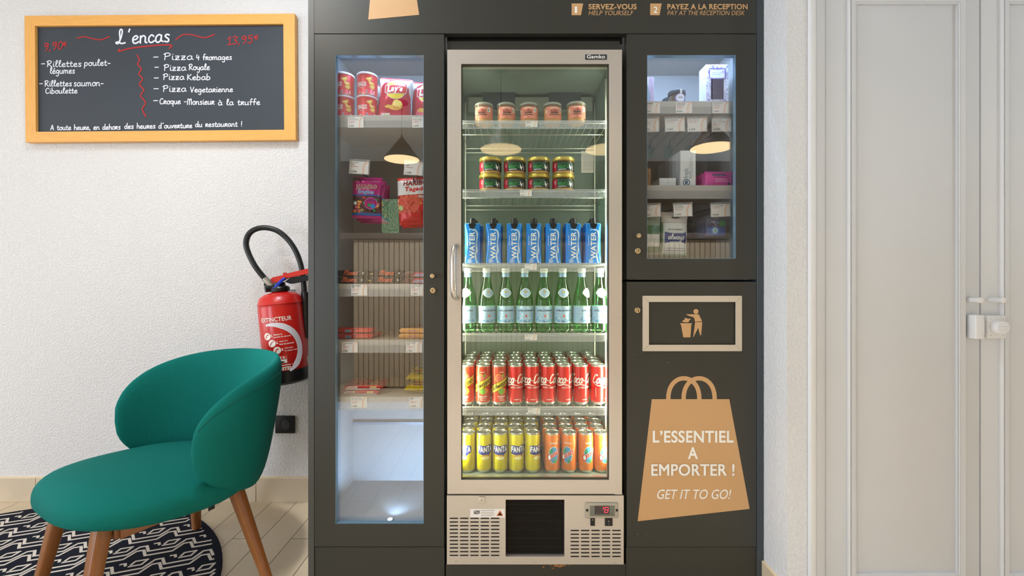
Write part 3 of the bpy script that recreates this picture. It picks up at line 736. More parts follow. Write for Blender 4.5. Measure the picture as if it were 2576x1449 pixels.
    for k in range(4): st.rect(u(535), u(722-(k % 2)*16), v(453+24*k), v(446+24*k), M('faint_print', (168, 160, 152), 0.7), m5)
    st.build('warning_label', sp)
    t = MB(); t.box(u(1942), u(2385), -0.005, -0.0003, v(548), v(345), M('grey_bezel', (176, 168, 152), 0.45), 0.003, 3); t.box(u(2003), u(2335), -0.0065, -0.0051, v(515), v(378), M('bezel_glass', (112, 114, 104), 0.2), 0.0006)
    for a in (1966, 2366): t.disc(u(a), v(438), 0.0047, 0.0047, black, flatmap(-0.0055), 18)
    th = t.build('thermostat', sp)
    dsp = MB(); dsp.rect(u(2066), u(2266), v(490), v(376), M('dark_display', (70, 58, 60), 0.2), flatmap(-0.0068))
    seg = EM('red_led', (255, 52, 72), 3.0); ms = flatmap(-0.0071)
    for P in ([(2205, 396), (2250, 396)], [(2205, 396), (2205, 428)], [(2250, 396), (2243, 460)], [(2205, 436), (2198, 464)], [(2198, 464), (2240, 464)], [(2205, 430), (2243, 430)], [(2176, 400), (2192, 400)], [(2186, 400), (2184, 425)]):
        dsp.tris(ribbon([(u(a), v(b_)) for a, b_ in P], 0.0013), seg, ms)
    dsp.build('display', th)
    for a0, a1, b0, b1, rk in ((2013, 2073, 552, 652, 0), (2208, 2310, 554, 654, 1)):
        s = MB(); s.box(u(a0), u(a1), -0.004, -0.0003, v(b1), v(b0), black, 0.0008); c = (u(a0)+u(a1))/2
        s.disc(c, v(570 if not rk else 590), 0.0016, 0.0020, white, flatmap(-0.0044), 14); s.disc(c, v(570 if not rk else 590), 0.001, 0.0013, black, flatmap(-0.0046), 14)
        if rk: s.rect(c-0.0003, c+0.0003, v(636), v(618), white, flatmap(-0.0044))
        s.build('rocker_switch', sp)
    for a, b_ in ((195, 1140), (1264, 1150), (2340, 1160), (1976, 548)):
        s = MB(); s.lathe([(0, 0), (0.0029, 0), (0.0026, 0.0012), (0, 0.0018)], chrome, 14, axis='Y'); s.build('screw', sp, (u(a), -0.0003, v(b_)))
    MB().box(u(2345), u(2443), 0.002, 0.03, v(240), v(225), steel).build('door_hinge')
under(frz, f_)
FY = 0.0531
for key, a, b_, nm, pr, lb in (('a', 1322, 1352, ['Rillettes de', 'saumon'], '9.90\u20ac', 'price tag on the fridge shelf under the salmon jars'), ('b', 1308, 1338, ['Rillettes de', 'poulet'], '9.90\u20ac', 'price tag on the fridge shelf under the gold lidded jars'),
                           ('c', 1320, 1350.5, ['Eau 50cl'], '2.00\u20ac', 'price tag on the fridge shelf under the blue water cartons'), ('d', 1320.5, 1351.5, ['Eau gazeuse', '50cl'], '2.00\u20ac', 'price tag on the fridge shelf under the green bottles'),
                           ('e', 1328, 1359, ['Boissons', '33cl'], '2.00\u20ac', 'price tag on the fridge shelf under the red cans')):
    pz = CY-(FS[key]-CAMH)*F/(D0+FY)
    price_tag(a, b_, pz+1.5, pz+17.5, FY-0.0004, nm, pr, lb, 1)
lamp('fridge_light_left', 'AREA', (lx0+0.011, 0.062, 0.82), 3.2, (1.0, 0.98, 0.76), 0.02, 0.74, aim=(0.09, 0.30, 0.82))
lamp('fridge_light_right', 'AREA', (lx1-0.011, 0.062, 0.82), 3.6, (1.0, 0.98, 0.76), 0.02, 0.74, aim=(0.07, 0.30, 0.82))

lamp('fridge_light_left', 'AREA', (lx0+0.011, 0.062, 1.52), 1.1, (0.96, 1.0, 0.86), 0.02, 0.6, aim=(0.09, 0.30, 1.52))  # weaker upper pair, added to brighten the jar shelves
lamp('fridge_light_right', 'AREA', (lx1-0.011, 0.062, 1.52), 1.1, (0.96, 1.0, 0.86), 0.02, 0.6, aim=(0.07, 0.30, 1.52))
# ------------------------------------------------------------------ drinks
alu = M('can_aluminium', (206, 206, 196), 0.28, 0.9)
def can_proto(name, label, cat, base, group, art):
    root = thing(name, label, cat, group=group); R, Hh = 0.0282, 0.146
    b = MB()
    b.lathe([(0.020, 0.003), (0.0225, 0.0), (0.0245, 0.001), (0.0268, 0.006, alu), (R, 0.0105, alu), (R, 0.126, base), (R-0.0006, 0.1295, base), (0.0262, 0.1395, base), (0.0258, 0.1415, alu)], alu, 36)
    mp_ = cylmap(R+0.00035); mp2 = cylmap(R+0.0007); mp3 = cylmap(R+0.00105)
    art(b, mp_, mp2, mp3, R)
    b.build('body', root)
    l = MB(); l.lathe([(0.0258, 0.1412), (0.0270, 0.1425), (0.0272, 0.1445), (0.0262, 0.1458), (0.0250, 0.1450), (0.0240, 0.1412), (0.0205, 0.1400), (0.0, 0.1403)], alu, 36)
    lid = l.build('lid', root)
    t = MB(); P = [(0.0085*math.cos(a), 0.0125*math.sin(a)-0.004) for a in [2*PI*k/20 for k in range(20)]]
    t.tube([(p[0], p[1], 0.1418) for p in P], 0.0013, alu, 6, closed=True); t.box(-0.003, 0.003, 0.002, 0.007, 0.1405, 0.1425, alu, 0.0005)
    t.build('pull_tab', lid)
    return root
cola = M('cola_red', (214, 30, 24), 0.32, 0.25, var=0.03); cream = M('cream_print', (248, 238, 226), 0.4, var=0.02)
def art_cola(b, m, m2, m3, R):
    b.tris(script_tris('Coca', -0.058, -0.006, 0.080, 0.0185, 0.0042, 0.30), cream, m, 0.004)
    b.tris(script_tris('Cola', 0.004, 0.056, 0.080, 0.0185, 0.0042, 0.30), cream, m, 0.004)
    b.rect(-0.003, 0.003, 0.088, 0.0915, cream, m)
    b.tris(ribbon(spline([(-0.050, 0.078), (-0.032, 0.071), (-0.014, 0.0755), (0.012, 0.071)], 6), 0.0034, lambda t: 0.25+math.sin(PI*t)), cream, m2, 0.004)
    b.text('GO\u00dbT ORIGINAL', -0.020, 0.040, 0.0610, 0.0690, cream, m, 0.02, du=0.004)
    b.rect(-0.006, 0.016, 0.0205, 0.0215, cream, m, 0.004); b.rect(-0.004, 0.012, 0.0180, 0.0190, cream, m, 0.004)
    b.rect(-0.044, -0.0425, 0.03, 0.065, cream, m)
p_cola = can_proto('soda_can', '', 'can', cola, 'red cola cans', art_cola)
schr = M('citrus_can_red', (206, 66, 38), 0.32, 0.3, var=0.05); schy = M('citrus_yellow', (236, 214, 52), 0.4); grn = M('leaf_green', (120, 176, 62), 0.45); ora = M('fruit_orange', (238, 150, 48), 0.45); pnk = M('fruit_pink', (226, 104, 84), 0.45)
brk = M('brown_ink', (70, 40, 14), 0.5)
def art_schw(b, m, m2, m3, R):
    b.disc(-0.008, 0.098, 0.0155, 0.0165, ora, m, 24, 0.004); b.disc(-0.008, 0.098, 0.0125, 0.0135, pnk, m2, 24, 0.004)
    b.disc(0.010, 0.100, 0.012, 0.013, pnk, m, 20, 0.004); b.poly([(0.004, 0.100), (0.010, 0.107), (0.013, 0.116), (0.006, 0.113), (0.002, 0.106)], grn, m3, 0.004); b.disc(0.004, 0.092, 0.0048, 0.0048, pnk, m3, 14)
    b.disc(0.004, 0.052, 0.016, 0.014, ora, m, 22, 0.004); b.disc(0.0, 0.050, 0.011, 0.011, grn, m2, 22, 0.004)
    b.poly([(-0.040, 0.040), (0.040, 0.082), (0.040, 0.110), (-0.040, 0.068)], schy, cylmap(R+0.0010), 0.003)
    b.tris(ribbon([(-0.040, 0.0685), (0.040, 0.1105)], 0.0012), brk, cylmap(R+0.0012), 0.003); b.tris(ribbon([(-0.040, 0.0395), (0.040, 0.0815)], 0.0012), brk, cylmap(R+0.0012), 0.003)
    T = script_tris('Schweppes', -0.036, 0.036, 0, 0.0125, 0.0021); a = 0.4835
    b.tris(Lifted([(p[0], p[1]*0.92+0.0685+p[0]*0.525) for p in t] for t in T), brk, cylmap(R+0.0013), 0.004)
    b.text('AGRUMES', -0.013, 0.016, 0.0295, 0.0345, cream, m2, 0.02, du=0.004); b.rect(-0.011, 0.014, 0.0262, 0.0272, cream, m2, 0.004); b.rect(-0.009, 0.012, 0.0235, 0.0245, cream, m2, 0.004)
    b.text('AGRUMES', -0.009, 0.009, 0.1195, 0.1225, cream, m3, 0.01, du=0.004)
    b.tris(script_tris('Selecta', -0.009, 0.013, 0.0165, 0.0028, 0.0006, 0.2), cream, m2, 0.004)
p_schw = can_proto('soda_can', '', 'can', schr, 'red and yellow citrus soda cans', art_schw)
fany = M('lemon_can_yellow', (226, 208, 20), 0.36, 0.15, var=0.03); navy = M('navy_print', (40, 52, 140), 0.45)
def art_fanta(b, m, m2, m3, R):
    top = lambda u: 0.0985+0.1*u; P = [(-0.030, 0.100), (-0.018, 0.103), (0.0, 0.100), (0.018, 0.104), (0.031, 0.100), (0.033, 0.078), (0.020, 0.070), (0.012, 0.062), (0.010, 0.068), (-0.010, 0.067), (-0.028, 0.072)]
    b.poly(P, navy, m, 0.004)
    for k, (ch, a, c, z0, z1) in enumerate((('F', -0.028, -0.0185, 0.0775, 0.0985), ('A', -0.0185, -0.0065, 0.0775, 0.0985), ('N', -0.0055, 0.0065, 0.0775, 0.0975), ('T', 0.0075, 0.0175, 0.0785, 0.1000), ('A', 0.018, 0.030, 0.0785, 0.0985))):
        b.text(ch, a, c, z0, z1, white, m2, 0.045, du=0.004)
    b.tris(ribbon(spline([(-0.022, 0.0615), (0.0, 0.0645), (0.024, 0.060)]), 0.003), ora, m, 0.004)
    b.disc(0.002, 0.056, 0.015, 0.006, white, m, 20, 0.004); b.disc(0.002, 0.0565, 0.012, 0.0045, M('pale_lemon', (246, 238, 130), 0.4), m2, 20, 0.004)
    b.rect(-0.012, 0.012, 0.0135, 0.0145, M('olive_print', (150, 140, 30), 0.5), m, 0.004); b.rect(-0.0435, -0.042, 0.06, 0.105, M('olive_print', (150, 140, 30), 0.5), m)
p_fanta = can_proto('soda_can', '', 'can', fany, 'yellow lemon soda cans', art_fanta)
oaso = M('tropical_can_orange', (236, 126, 44), 0.36, 0.15, var=0.03); oasb = M('oasis_blue', (70, 150, 200), 0.45); oasr = M('oasis_red', (206, 52, 40), 0.45); oasg = M('oasis_green', (40, 150, 90), 0.45)
def art_oasis(b, m, m2, m3, R):
    rr = random.Random(3); P = []
    for k in range(30):
        a = 2*PI*k/30; q = 1.0+(0.10 if k % 2 else -0.02)*(1 if math.sin(a) < 0 else 0.3); P.append((0.0185*q*math.cos(a), 0.068+0.030*q*math.sin(a)))
    b.poly(P, white, m, 0.004); b.poly([(p[0]*0.93, 0.068+(p[1]-0.068)*0.95) for p in P], oasb, m2, 0.004)
    for c, z, s in ((-0.010, 0.080, 1), (0.006, 0.045, 0.9)): b.poly([(c-0.006*s, z-0.006*s), (c+0.002*s, z-0.008*s), (c+0.007*s, z), (c+0.003*s, z+0.009*s), (c-0.005*s, z+0.005*s)], oasg, m3, 0.004)
    T = script_tris('oasis', -0.020, 0.024, 0, 0.012, 0.0062); T2 = script_tris('oasis', -0.020, 0.024, 0, 0.012, 0.0040)
    f = lambda T: Lifted([(p[0], p[1]+0.062+p[0]*0.62) for p in t] for t in T)
    b.tris(f(T), white, cylmap(R+0.0011), 0.004); b.tris(f(T2), oasr, cylmap(R+0.0014), 0.004)
    b.disc(-0.016, 0.058, 0.0085, 0.0125, oasr, cylmap(R+0.0014), 20, 0.004); b.disc(-0.016, 0.058, 0.005, 0.0088, white, cylmap(R+0.0017), 20, 0.004)
    b.text('TROPICAL', -0.014, 0.016, 0.107, 0.114, cream, m, 0.015, du=0.004)
    b.disc(-0.026, 0.016, 0.0085, 0.009, M('pale_orange', (244, 176, 120), 0.4), m, 20, 0.004); b.disc(-0.026, 0.016, 0.0075, 0.008, oaso, m2, 20, 0.004)
p_oasis = can_proto('soda_can', '', 'can', oaso, 'orange tropical drink cans', art_oasis)
def rowlabel(kind, r, j, n, shelf):
    fr = ['front row', 'second row', 'third row', 'fourth row', 'fifth row'][r]
    return '%s, %s, %s, %s' % (kind, ORD[j], fr, shelf)
rng = random.Random(11)
yc = lambda r, p=0.0625: 0.106+p*r
spots = {'s': [], 'c': [], 'f': [], 'o': []}
cx_s = [1175, 1215.4, 1255.6]; cx_c = [1297.0, 1338, 1379, 1420, 1461, 1504.2]
rot_s = [-0.30, -0.02, 0.30]; rot_c = [-0.02, -0.05, -0.14, 0.24, 0.26, 1.05]
zc = FS['e']+0.0004; zf = FS['f']+0.0004
for r in range(5):
    sh = [0, -0.0035, 0.003, -0.002, 0.004][r]
    for j, px in enumerate(cx_s):
        spots['s'].append(((X(px, yc(0))+sh, yc(r), zc), (0, 0, rot_s[j] if r == 0 else rng.uniform(-3, 3)), rowlabel('citrus soda can', r, j, 3, 'shelf above yellow cans')))
    for j, px in enumerate(cx_c):
        spots['c'].append(((X(px, yc(0))+sh, yc(r), zc), (0, 0, rot_c[j] if r == 0 else rng.uniform(-3, 3)), rowlabel('red cola can', r, j, 6, 'shelf under green bottles')))
cx_f = [1176.6, 1217.4, 1258.2, 1298.9, 1339.6]; rot_f = [-0.55, 0.22, -0.02, 0.24, 0.62]
cx_o = [1389, 1431.8, 1473.3, 1512]; rot_o = [0.10, -0.38, 0.24, 0.36]
for r in range(4):
    sh = [0, -0.005, 0.001, -0.003][r]
    for j, px in enumerate(cx_f):
        spots['f'].append(((X(px, yc(0))+sh, yc(r, 0.066), zf), (0, 0, rot_f[j] if r == 0 else rng.uniform(-3, 3)), rowlabel('yellow lemon soda can', r, j, 5, 'fridge floor')))
    for j, px in enumerate(cx_o):
        spots['o'].append(((X(px, yc(0))+sh, yc(r, 0.066), zf), (0, 0, rot_o[j] if r == 0 else rng.uniform(-3, 3)), rowlabel('orange tropical drink can', r, j, 4, 'fridge floor')))
series(p_schw, spots['s']); series(p_cola, spots['c']); series(p_fanta, spots['f']); series(p_oasis, spots['o'])

# sparkling water bottles
gg = GLASS('green_bottle_glass', (0.40, 0.78, 0.46), 0.05); lab = M('pale_blue_label', (168, 200, 222), 0.5, var=0.05, scale=60); labw = M('white_label', (232, 232, 224), 0.5); ringm = M('silver_blue_ring', (150, 182, 204), 0.35, 0.3); dkin = M('dark_blue_ink', (28, 50, 84), 0.5); star = M('red_star', (226, 84, 58), 0.5); midb = M('mid_blue_print', (112, 164, 206), 0.5)
root = thing('water_bottle', '', 'bottle', group='green sparkling water bottles'); R = 0.0325
b = MB(); b.lathe([(0.0, 0.004), (0.018, 0.001), (0.026, 0.0), (0.0300, 0.004), (R, 0.012), (R, 0.100), (R-0.0008, 0.112), (0.0295, 0.130), (0.0245, 0.152), (0.0185, 0.176), (0.0145, 0.196), (0.0132, 0.206), (0.0132, 0.224), (0.012, 0.2245)], gg, 40); b.build('bottle_body', root)
l = MB(); l.lathe([(R+0.0004, 0.034), (R+0.0005, 0.0345), (R+0.0005, 0.0965), (R+0.0004, 0.097)], lab, 40); m1 = cylmap(R+0.0009); m2 = cylmap(R+0.0013)
l.rect(-0.09, 0.09, 0.0955, 0.0968, labw, m1, 0.004); l.rect(-0.09, 0.09, 0.0343, 0.0357, labw, m1, 0.004)
l.rect(-0.09, 0.09, 0.068, 0.0686, midb, m1, 0.004)
l.text('S.PELLEGRINO', -0.030, 0.032, 0.0775, 0.0835, dkin, m2, 0.03, du=0.004)
for k in range(14): l.disc(-0.033+0.005*k+0.001, 0.047+0.006*math.sin(k*1.9), 0.0036, 0.0055, midb, m1, 9, 0.004)
l.text('S.PELLEGRINO', -0.026, 0.028, 0.047, 0.055, M('pale_print', (206, 226, 238), 0.5), m2, 0.03, du=0.004)
l.poly([(0.0015+(0.0060 if k % 2 == 0 else 0.0026)*math.sin(PI*k/5), 0.061+(0.0062 if k % 2 == 0 else 0.0027)*math.cos(PI*k/5)) for k in range(10)], star, cylmap(R+0.0016), 0.004)
l.rect(-0.010, 0.013, 0.0385, 0.0400, dkin, m1, 0.004)
l.build('label', root)
def neckmap(u, v):
    t = (v-0.130)/(0.176-0.130); r = 0.0295+(0.0185-0.0295)*t+0.0012*math.sin(PI*max(0, min(1, t)))+0.0010; return (r*math.sin(u/r), -r*math.cos(u/r), v)
def neckmap2(u, v): p = neckmap(u, v); q = math.hypot(p[0], p[1]); return (p[0]*(1+0.0006/q), p[1]*(1+0.0006/q), p[2])
n = MB(); P = [(-0.0230, 0.145), (-0.013, 0.157), (0.0, 0.1630), (0.013, 0.157), (0.0230, 0.145), (0.013, 0.133), (0.0, 0.1275), (-0.013, 0.133)]; P = spline(P+[P[0]], 4)[:-1]
n.poly(P, labw, neckmap, 0.004, 0.004); n.poly([(p[0]*0.86, 0.1455+(p[1]-0.1455)*0.86) for p in P], lab, neckmap2, 0.004, 0.004)
n.disc(0, 0.1485, 0.006, 0.004, M('gold_emblem', (214, 190, 130), 0.4, 0.2), lambda u, v: tuple(c*1.0 if i == 2 else c*1.06 for i, c in enumerate(neckmap(u, v))), 14)
n.build('neck_label', root)
k = MB(); k.lathe([(0.0140, 0.2035), (0.0145, 0.204), (0.0138, 0.217), (0.0134, 0.2185)], ringm, 28); k.build('neck_band', root)
k = MB(); k.lathe([(0.0142, 0.2195), (0.0152, 0.2198), (0.0152, 0.2345), (0.0146, 0.2362), (0.0, 0.2364)], M('white_cap', (236, 238, 216), 0.4), 30); k.build('cap', root)
bx = [1177.5, 1224.5, 1272.3, 1320, 1367.7, 1415.3, 1463, 1509.3]; br_ = [-0.30, 0.28, 0.02, 0.10, 0.06, 0.02, 0.75, 0.02]
series(root, [((X(px, 0.106), 0.106, FS['d']+0.0004), (0, 0, br_[j]), 'green glass sparkling water bottle, %s in its shelf row' % ORD[j]) for j, px in enumerate(bx)])

# blue water cartons
wb = M('carton_blue', (24, 134, 222), 0.38, var=0.06, scale=20); wb2 = M('carton_light_blue', (120, 196, 246), 0.4, var=0.1, scale=60); wp = M('splash_white', (206, 228, 246), 0.4, var=0.1, scale=90); capb = M('carton_cap_black', (26, 26, 30), 0.35)
root = thing('water_carton', '', 'carton', group='blue water cartons')
w, d, h = 0.0545, 0.052, 0.150; b = bmesh.new()
def sect(z, s, ch): # octagonal prism section with chamfers ch
    hw, hd = w/2*s, d/2*s; c = ch
    return [(-hw+c, -hd, z), (hw-c, -hd, z), (hw, -hd+c, z), (hw, hd-c, z), (hw-c, hd, z), (-hw+c, hd, z), (-hw, hd-c, z), (-hw, -hd+c, z)]
L_ = [sect(0, .97, .002), sect(0.004, 1, .003), sect(0.055, 1, .011), sect(0.080, 1, .013), sect(0.105, 1, .011), sect(0.141, 1.0, .003), sect(0.146, .985, .002)]
c = MB(); V = [p for r in L_ for p in r]
V[-8:] = [(p[0], p[1], 0.1435 if p[1] < 0 else 0.152) for p in V[-8:]]
c.add(V, [[i*8+j, i*8+(j+1) % 8, (i+1)*8+(j+1) % 8, (i+1)*8+j] for i in range(6) for j in range(8)]+[list(range(8))[::-1]], wb); c.add(V[-8:], [list(range(8))], wb2)
m1 = flatmap(-d/2-0.0006); m2 = flatmap(-d/2-0.0010)
c.text('WATER', -0.0500, 0.0500, -0.0098, 0.0098, white, lambda u, v: (-v*1.0-0.0005, -d/2-0.0012, u+0.064), 0.02)
sc_ = [(0.000, 0.122), (0.011, 0.120), (0.0175, 0.108), (0.0165, 0.088), (0.0145, 0.066), (0.0160, 0.046), (0.0125, 0.030), (0.0140, 0.012), (0.0175, 0.002)]
c.tris(ribbon(spline(sc_, 5), 0.0062, lambda t: 0.45+0.55*abs(math.sin(7*t))+0.35*t), wp, m1); c.tris(ribbon(spline([(-0.012, 0.121), (-0.003, 0.123), (0.006, 0.119)]), 0.0028), wp, m1)
c.tris(ribbon(spline([(0.0105, 0.118), (0.0155, 0.098), (0.0135, 0.060), (0.0165, 0.020)]), 0.0012), navy, m2); c.tris(ribbon(spline([(0.004, 0.126), (0.008, 0.130), (0.010, 0.135)]), 0.001), navy, m2)
c.text('Drop-Drop', -0.017, 0.017, -0.0018, 0.0022, white, lambda u, v: (-v-0.0178, -d/2-0.0011, u+0.083), 0.02)
for k in range(3): c.rect(-0.016, -0.002+0.003*(k % 2), 0.0165-0.0042*k-0.006, 0.0185-0.0042*k-0.006, white, m1)
c.build('carton_body', root)
k = MB(); ca = [(0.0, -0.0205, 0.132)]
k.poly([(-0.0125, 0.144), (-0.0125, 0.138), (-0.010, 0.131), (-0.005, 0.1265), (0.0, 0.125), (0.005, 0.1265), (0.010, 0.131), (0.0125, 0.138), (0.0125, 0.144)], capb, flatmap(-d/2-0.0012))
k.lathe([(0.0125, 0.140), (0.0122, 0.148), (0.0108, 0.1490), (0.0105, 0.1632), (0.0098, 0.1645), (0.0, 0.1646)], capb, 26, c=(0, -0.012, 0)); k.build('cap', root)
wx = [1189, 1242, 1294, 1342.6, 1391, 1440.6, 1490.5]
sp = []
for r, fr in enumerate(('front row', 'row behind the front one', 'third row')):
    for j, px in enumerate(wx): sp.append(((X(px, 0.09)+(0.004 if r else 0), 0.092+0.056*r, FS['c']+0.0004), (0, 0, rng.uniform(-.04, .04)), 'blue water carton, %s, %s' % (ORD[j], fr)))
series(root, sp)

# glass jars
jg = GLASS('jar_glass', (0.97, 0.98, 0.95), 0.05); goldlid = M('gold_lid', (206, 180, 84), 0.3, 0.55); sillid = M('silver_lid', (206, 208, 200), 0.3, 0.35); pate = M('chicken_pate', (206, 160, 96), 0.8, var=0.25, scale=240)
root = thing('spread_jar', '', 'jar', group='gold lidded spread jars'); R = 0.0405
b = MB(); b.lathe([(0.030, 0.0), (0.038, 0.001), (R, 0.006), (R, 0.044), (0.0385, 0.050), (0.0385, 0.0515)], jg, 36); b.build('glass_body', root)
b = MB(); b.lathe([(0.034, 0.002), (R-0.0022, 0.007), (R-0.0022, 0.043), (0.030, 0.046), (0, 0.046)], pate, 30); b.build('filling', root)
b = MB(); b.lathe([(0.0405, 0.050), (0.0418, 0.0505), (0.0418, 0.0605), (0.0408, 0.0620), (0.036, 0.0622), (0, 0.0618)], goldlid, 40); b.build('lid', root)
l = MB(); m0 = cylmap(R+0.0003); m1 = cylmap(R+0.0006); m2 = cylmap(R+0.0009); blk = M('black_label', (24, 28, 26), 0.45); lg1 = M('bright_green_print', (60, 168, 84), 0.5); wine = M('wine_red', (178, 24, 50), 0.45)
l.rect(-0.062, 0.062, 0.0105, 0.0430, blk, m0, 0.004); l.rect(-0.062, -0.030, 0.0105, 0.0430, wine, m1, 0.004); l.disc(-0.0385, 0.030, 0.004, 0.0065, white, m2, 16); l.disc(-0.0385, 0.030, 0.0026, 0.005, wine, cylmap(R+0.0012), 14); l.rect(-0.043, -0.0335, 0.0175, 0.0185, pnk, m2)
l.text('RILLETTES DE', -0.0275, 0.020, 0.0300, 0.0400, M('dark_green_print', (44, 112, 64), 0.5), m1, 0.02, du=0.004); l.text('POULET', -0.0255, 0.005, 0.0185, 0.0290, lg1, m1, 0.035, du=0.004)
l.text('AUX', 0.007, 0.015, 0.0245, 0.0282, lg1, m1, 0.01); l.text('HERBES', 0.007, 0.017, 0.0190, 0.0225, lg1, m1, 0.01); l.rect(-0.024, 0.006, 0.0140, 0.0158, white, m1, 0.004)
hen = [(0.0195, 0.0335), (0.0215, 0.0330), (0.0225, 0.0270), (0.0255, 0.0255), (0.0300, 0.0310), (0.0300, 0.0240), (0.0270, 0.0175), (0.0258, 0.0120), (0.0240, 0.0120), (0.0238, 0.0165), (0.0205, 0.0180), (0.0180, 0.0240), (0.0190, 0.0290), (0.0175, 0.0310)]
l.poly(hen, white, m1, 0.004); l.disc(0.0310, 0.0350, 0.0024, 0.003, lg1, m1, 10); l.rect(0.034, 0.0352, 0.012, 0.030, white, m1); l.rect(0.037, 0.0382, 0.014, 0.034, white, m1)
l.build('label', root)
jx = [1233.7, 1294.9, 1355, 1416.5]; sp = []
for t in range(2):
    for j, px in enumerate(jx): sp.append(((X(px, 0.113)+(0.0005 if t else -0.0005), 0.113, FS['b']+0.0004+0.0624*t), (0, 0, [0.10, 0.02, 0.04, 0.0][j]+(0.05 if t == 0 else 0)), 'gold lidded chicken spread jar, %s in the %s layer' % (ORD[j], 'bottom' if t == 0 else 'top')))
series(root, sp)
root = thing('salmon_jar', '', 'jar', group='salmon spread jars'); R = 0.0345; sal = M('salmon_spread', (224, 164, 100), 0.8, var=0.25, scale=260); coral = M('coral_label', (226, 138, 112), 0.5)
b = MB(); b.lathe([(0.026, 0.0), (0.0325, 0.001), (R-0.001, 0.005), (R, 0.060), (R+0.0012, 0.066), (R+0.0012, 0.069), (R-0.001, 0.070)], jg, 36); b.build('glass_body', root)
b = MB(); b.lathe([(0.029, 0.002), (R-0.003, 0.006), (R-0.0022, 0.060), (0.026, 0.063), (0, 0.063)], sal, 30); b.build('filling', root)
b = MB(); b.lathe([(R+0.0010, 0.0695), (R+0.0012, 0.0700), (R-0.001, 0.0760), (R-0.003, 0.0775), (R-0.008, 0.0780), (0, 0.0776)], sillid, 40); b.build('lid', root)
l = MB(); m0 = cylmap(R+0.0004); m1 = cylmap(R+0.0008)
l.rect(-0.034, 0.050, 0.016, 0.060, coral, m0, 0.004); l.tris(ribbon(spline([(-0.015, 0.0525), (0, 0.0555), (0.015, 0.0525)]), 0.0022), cream, m1, 0.004)
l.tris(script_tris('Les rillettes', -0.016, 0.016, 0.0425, 0.0032, 0.0008, 0.1), wine, m1, 0.004); l.text('SAUMON', -0.014, 0.014, 0.0335, 0.0405, M('dark_teal_ink', (60, 66, 70), 0.5), m1, 0.02, du=0.004); l.rect(-0.018, 0.020, 0.0275, 0.0310, M('brown_band', (108, 62, 44), 0.5), m1, 0.004); l.rect(-0.003, 0.003, 0.021, 0.0225, wine, m1)
l.rect(0.022, 0.034, 0.040, 0.056, labw, m1, 0.004); l.rect(0.025, 0.028, 0.043, 0.051, black, cylmap(R+0.0011)); l.rect(-0.034, -0.029, 0.036, 0.050, labw, m1, 0.004)
l.build('label', root)
sxs = [1217.8, 1273, 1330.4, 1389.4, 1448.3]; sp = []
for j, px in enumerate(sxs): sp.append(((X(px, 0.112), 0.112-(0.008 if j == 4 else 0), FS['a']+0.0004), (0, 0, [-0.2, 0.1, -0.12, 0.12, 0.0][j]), 'coral labelled salmon spread jar, %s on the top fridge shelf' % ORD[j]))
series(root, sp)
# ------------------------------------------------------------------ cabinet lamps
def led(name, loc, label, aim, energy, cabspot=150, face='down'):
    o = MB(); 
    s = 1 if face == 'down' else -1
    o.lathe([(0, 0), (0.012, 0), (0.012, 0.004*s), (0.010, 0.005*s), (0, 0.005*s)] if s > 0 else [(0, -0.005), (0.010, -0.005), (0.012, -0.004), (0.012, 0), (0, 0)], chrome, 20)
    r = o.build('led_spotlight', None, loc); tag(r, label, 'lamp')
    z = -0.0006 if s > 0 else 0.0006
    e = MB(); e.lathe([(0, z), (0.0085, z), (0.0085, z*0.5), (0, z*0.5)], EM('led_glow', (214, 232, 255), 14.0), 18); e.build('lamp_lens', r)
    lamp('led_light', 'SPOT', (loc[0], loc[1], loc[2]+z*3), energy, (0.42, 0.66, 1.0), 0.008, aim=aim, spot=cabspot, blend=0.3)
led('led_spotlight', (X(973), 0.040, ZF+0.0052), 'small glowing lamp at the bottom edge of the tall snack cabinet', (X(985), 0.22, ZF+0.30), 11, face='up')
def strip(x0, x1, label, energy):
    s = MB(); s.box(x0, x1, 0.034, 0.050, 1.970, 1.9782, chrome, 0.001); r = tag(s.build('led_strip'), label, 'lamp')
    e = MB(); e.box(x0+0.004, x1-0.004, 0.037, 0.047, 1.9690, 1.9698, EM('led_glow', (214, 232, 255), 14.0)); e.build('lamp_lens', r)
    lamp('led_light', 'AREA', ((x0+x1)/2, 0.042, 1.966), energy, (0.42, 0.64, 1.0), x1-x0, 0.012, aim=((x0+x1)/2, 0.16, 1.70))
strip(X(850), X(1060), 'light strip under the ceiling of the tall snack cabinet', 1.7)
strip(X(1640), X(1845), 'light strip under the ceiling of the toiletries cabinet', 2.6)

# ------------------------------------------------------------------ hooks
teal = M('coated_steel_plate', (120, 160, 160), 0.35, 0.6); hookm = M('black_wire', (34, 38, 42), 0.35, 0.5)
def hook(x, z, yf, label, group):
    t = thing('display_hook', label, 'hook', (x, CB-0.001, z), group=group); yy = yf-CB+0.007
    MB().box(-0.0175, 0.0175, -0.003, 0, -0.028, 0.026, teal, 0.001).build('back_plate', t)
    w = MB(); w.tube(spline([(0, -0.0032, -0.014), (0, -0.02, -0.012), (0, yy*0.5, 0.002), (0, yy+0.012, 0.006), (0, yy+0.004, 0.008), (0, yy+0.0015, 0.014)]), 0.0024, hookm, 8); w.build('lower_wire', t)
    w = MB(); w.tube(spline([(0, -0.0032, 0.010), (0, -0.02, 0.040), (0, -0.06, 0.044), (0, yy*0.6, 0.040), (0, yy+0.0045, 0.034)], 5), 0.0020, hookm, 8); w.build('upper_wire', t)
    return t
def rail(x0, x1, z, label):
    r = MB(); r.box(x0, x1, CB-0.009, CB-0.0045, z-0.004, z+0.004, hookm); tag(r.build('hook_rail'), label, 'rail')
YT = 0.058
hz = 1.652
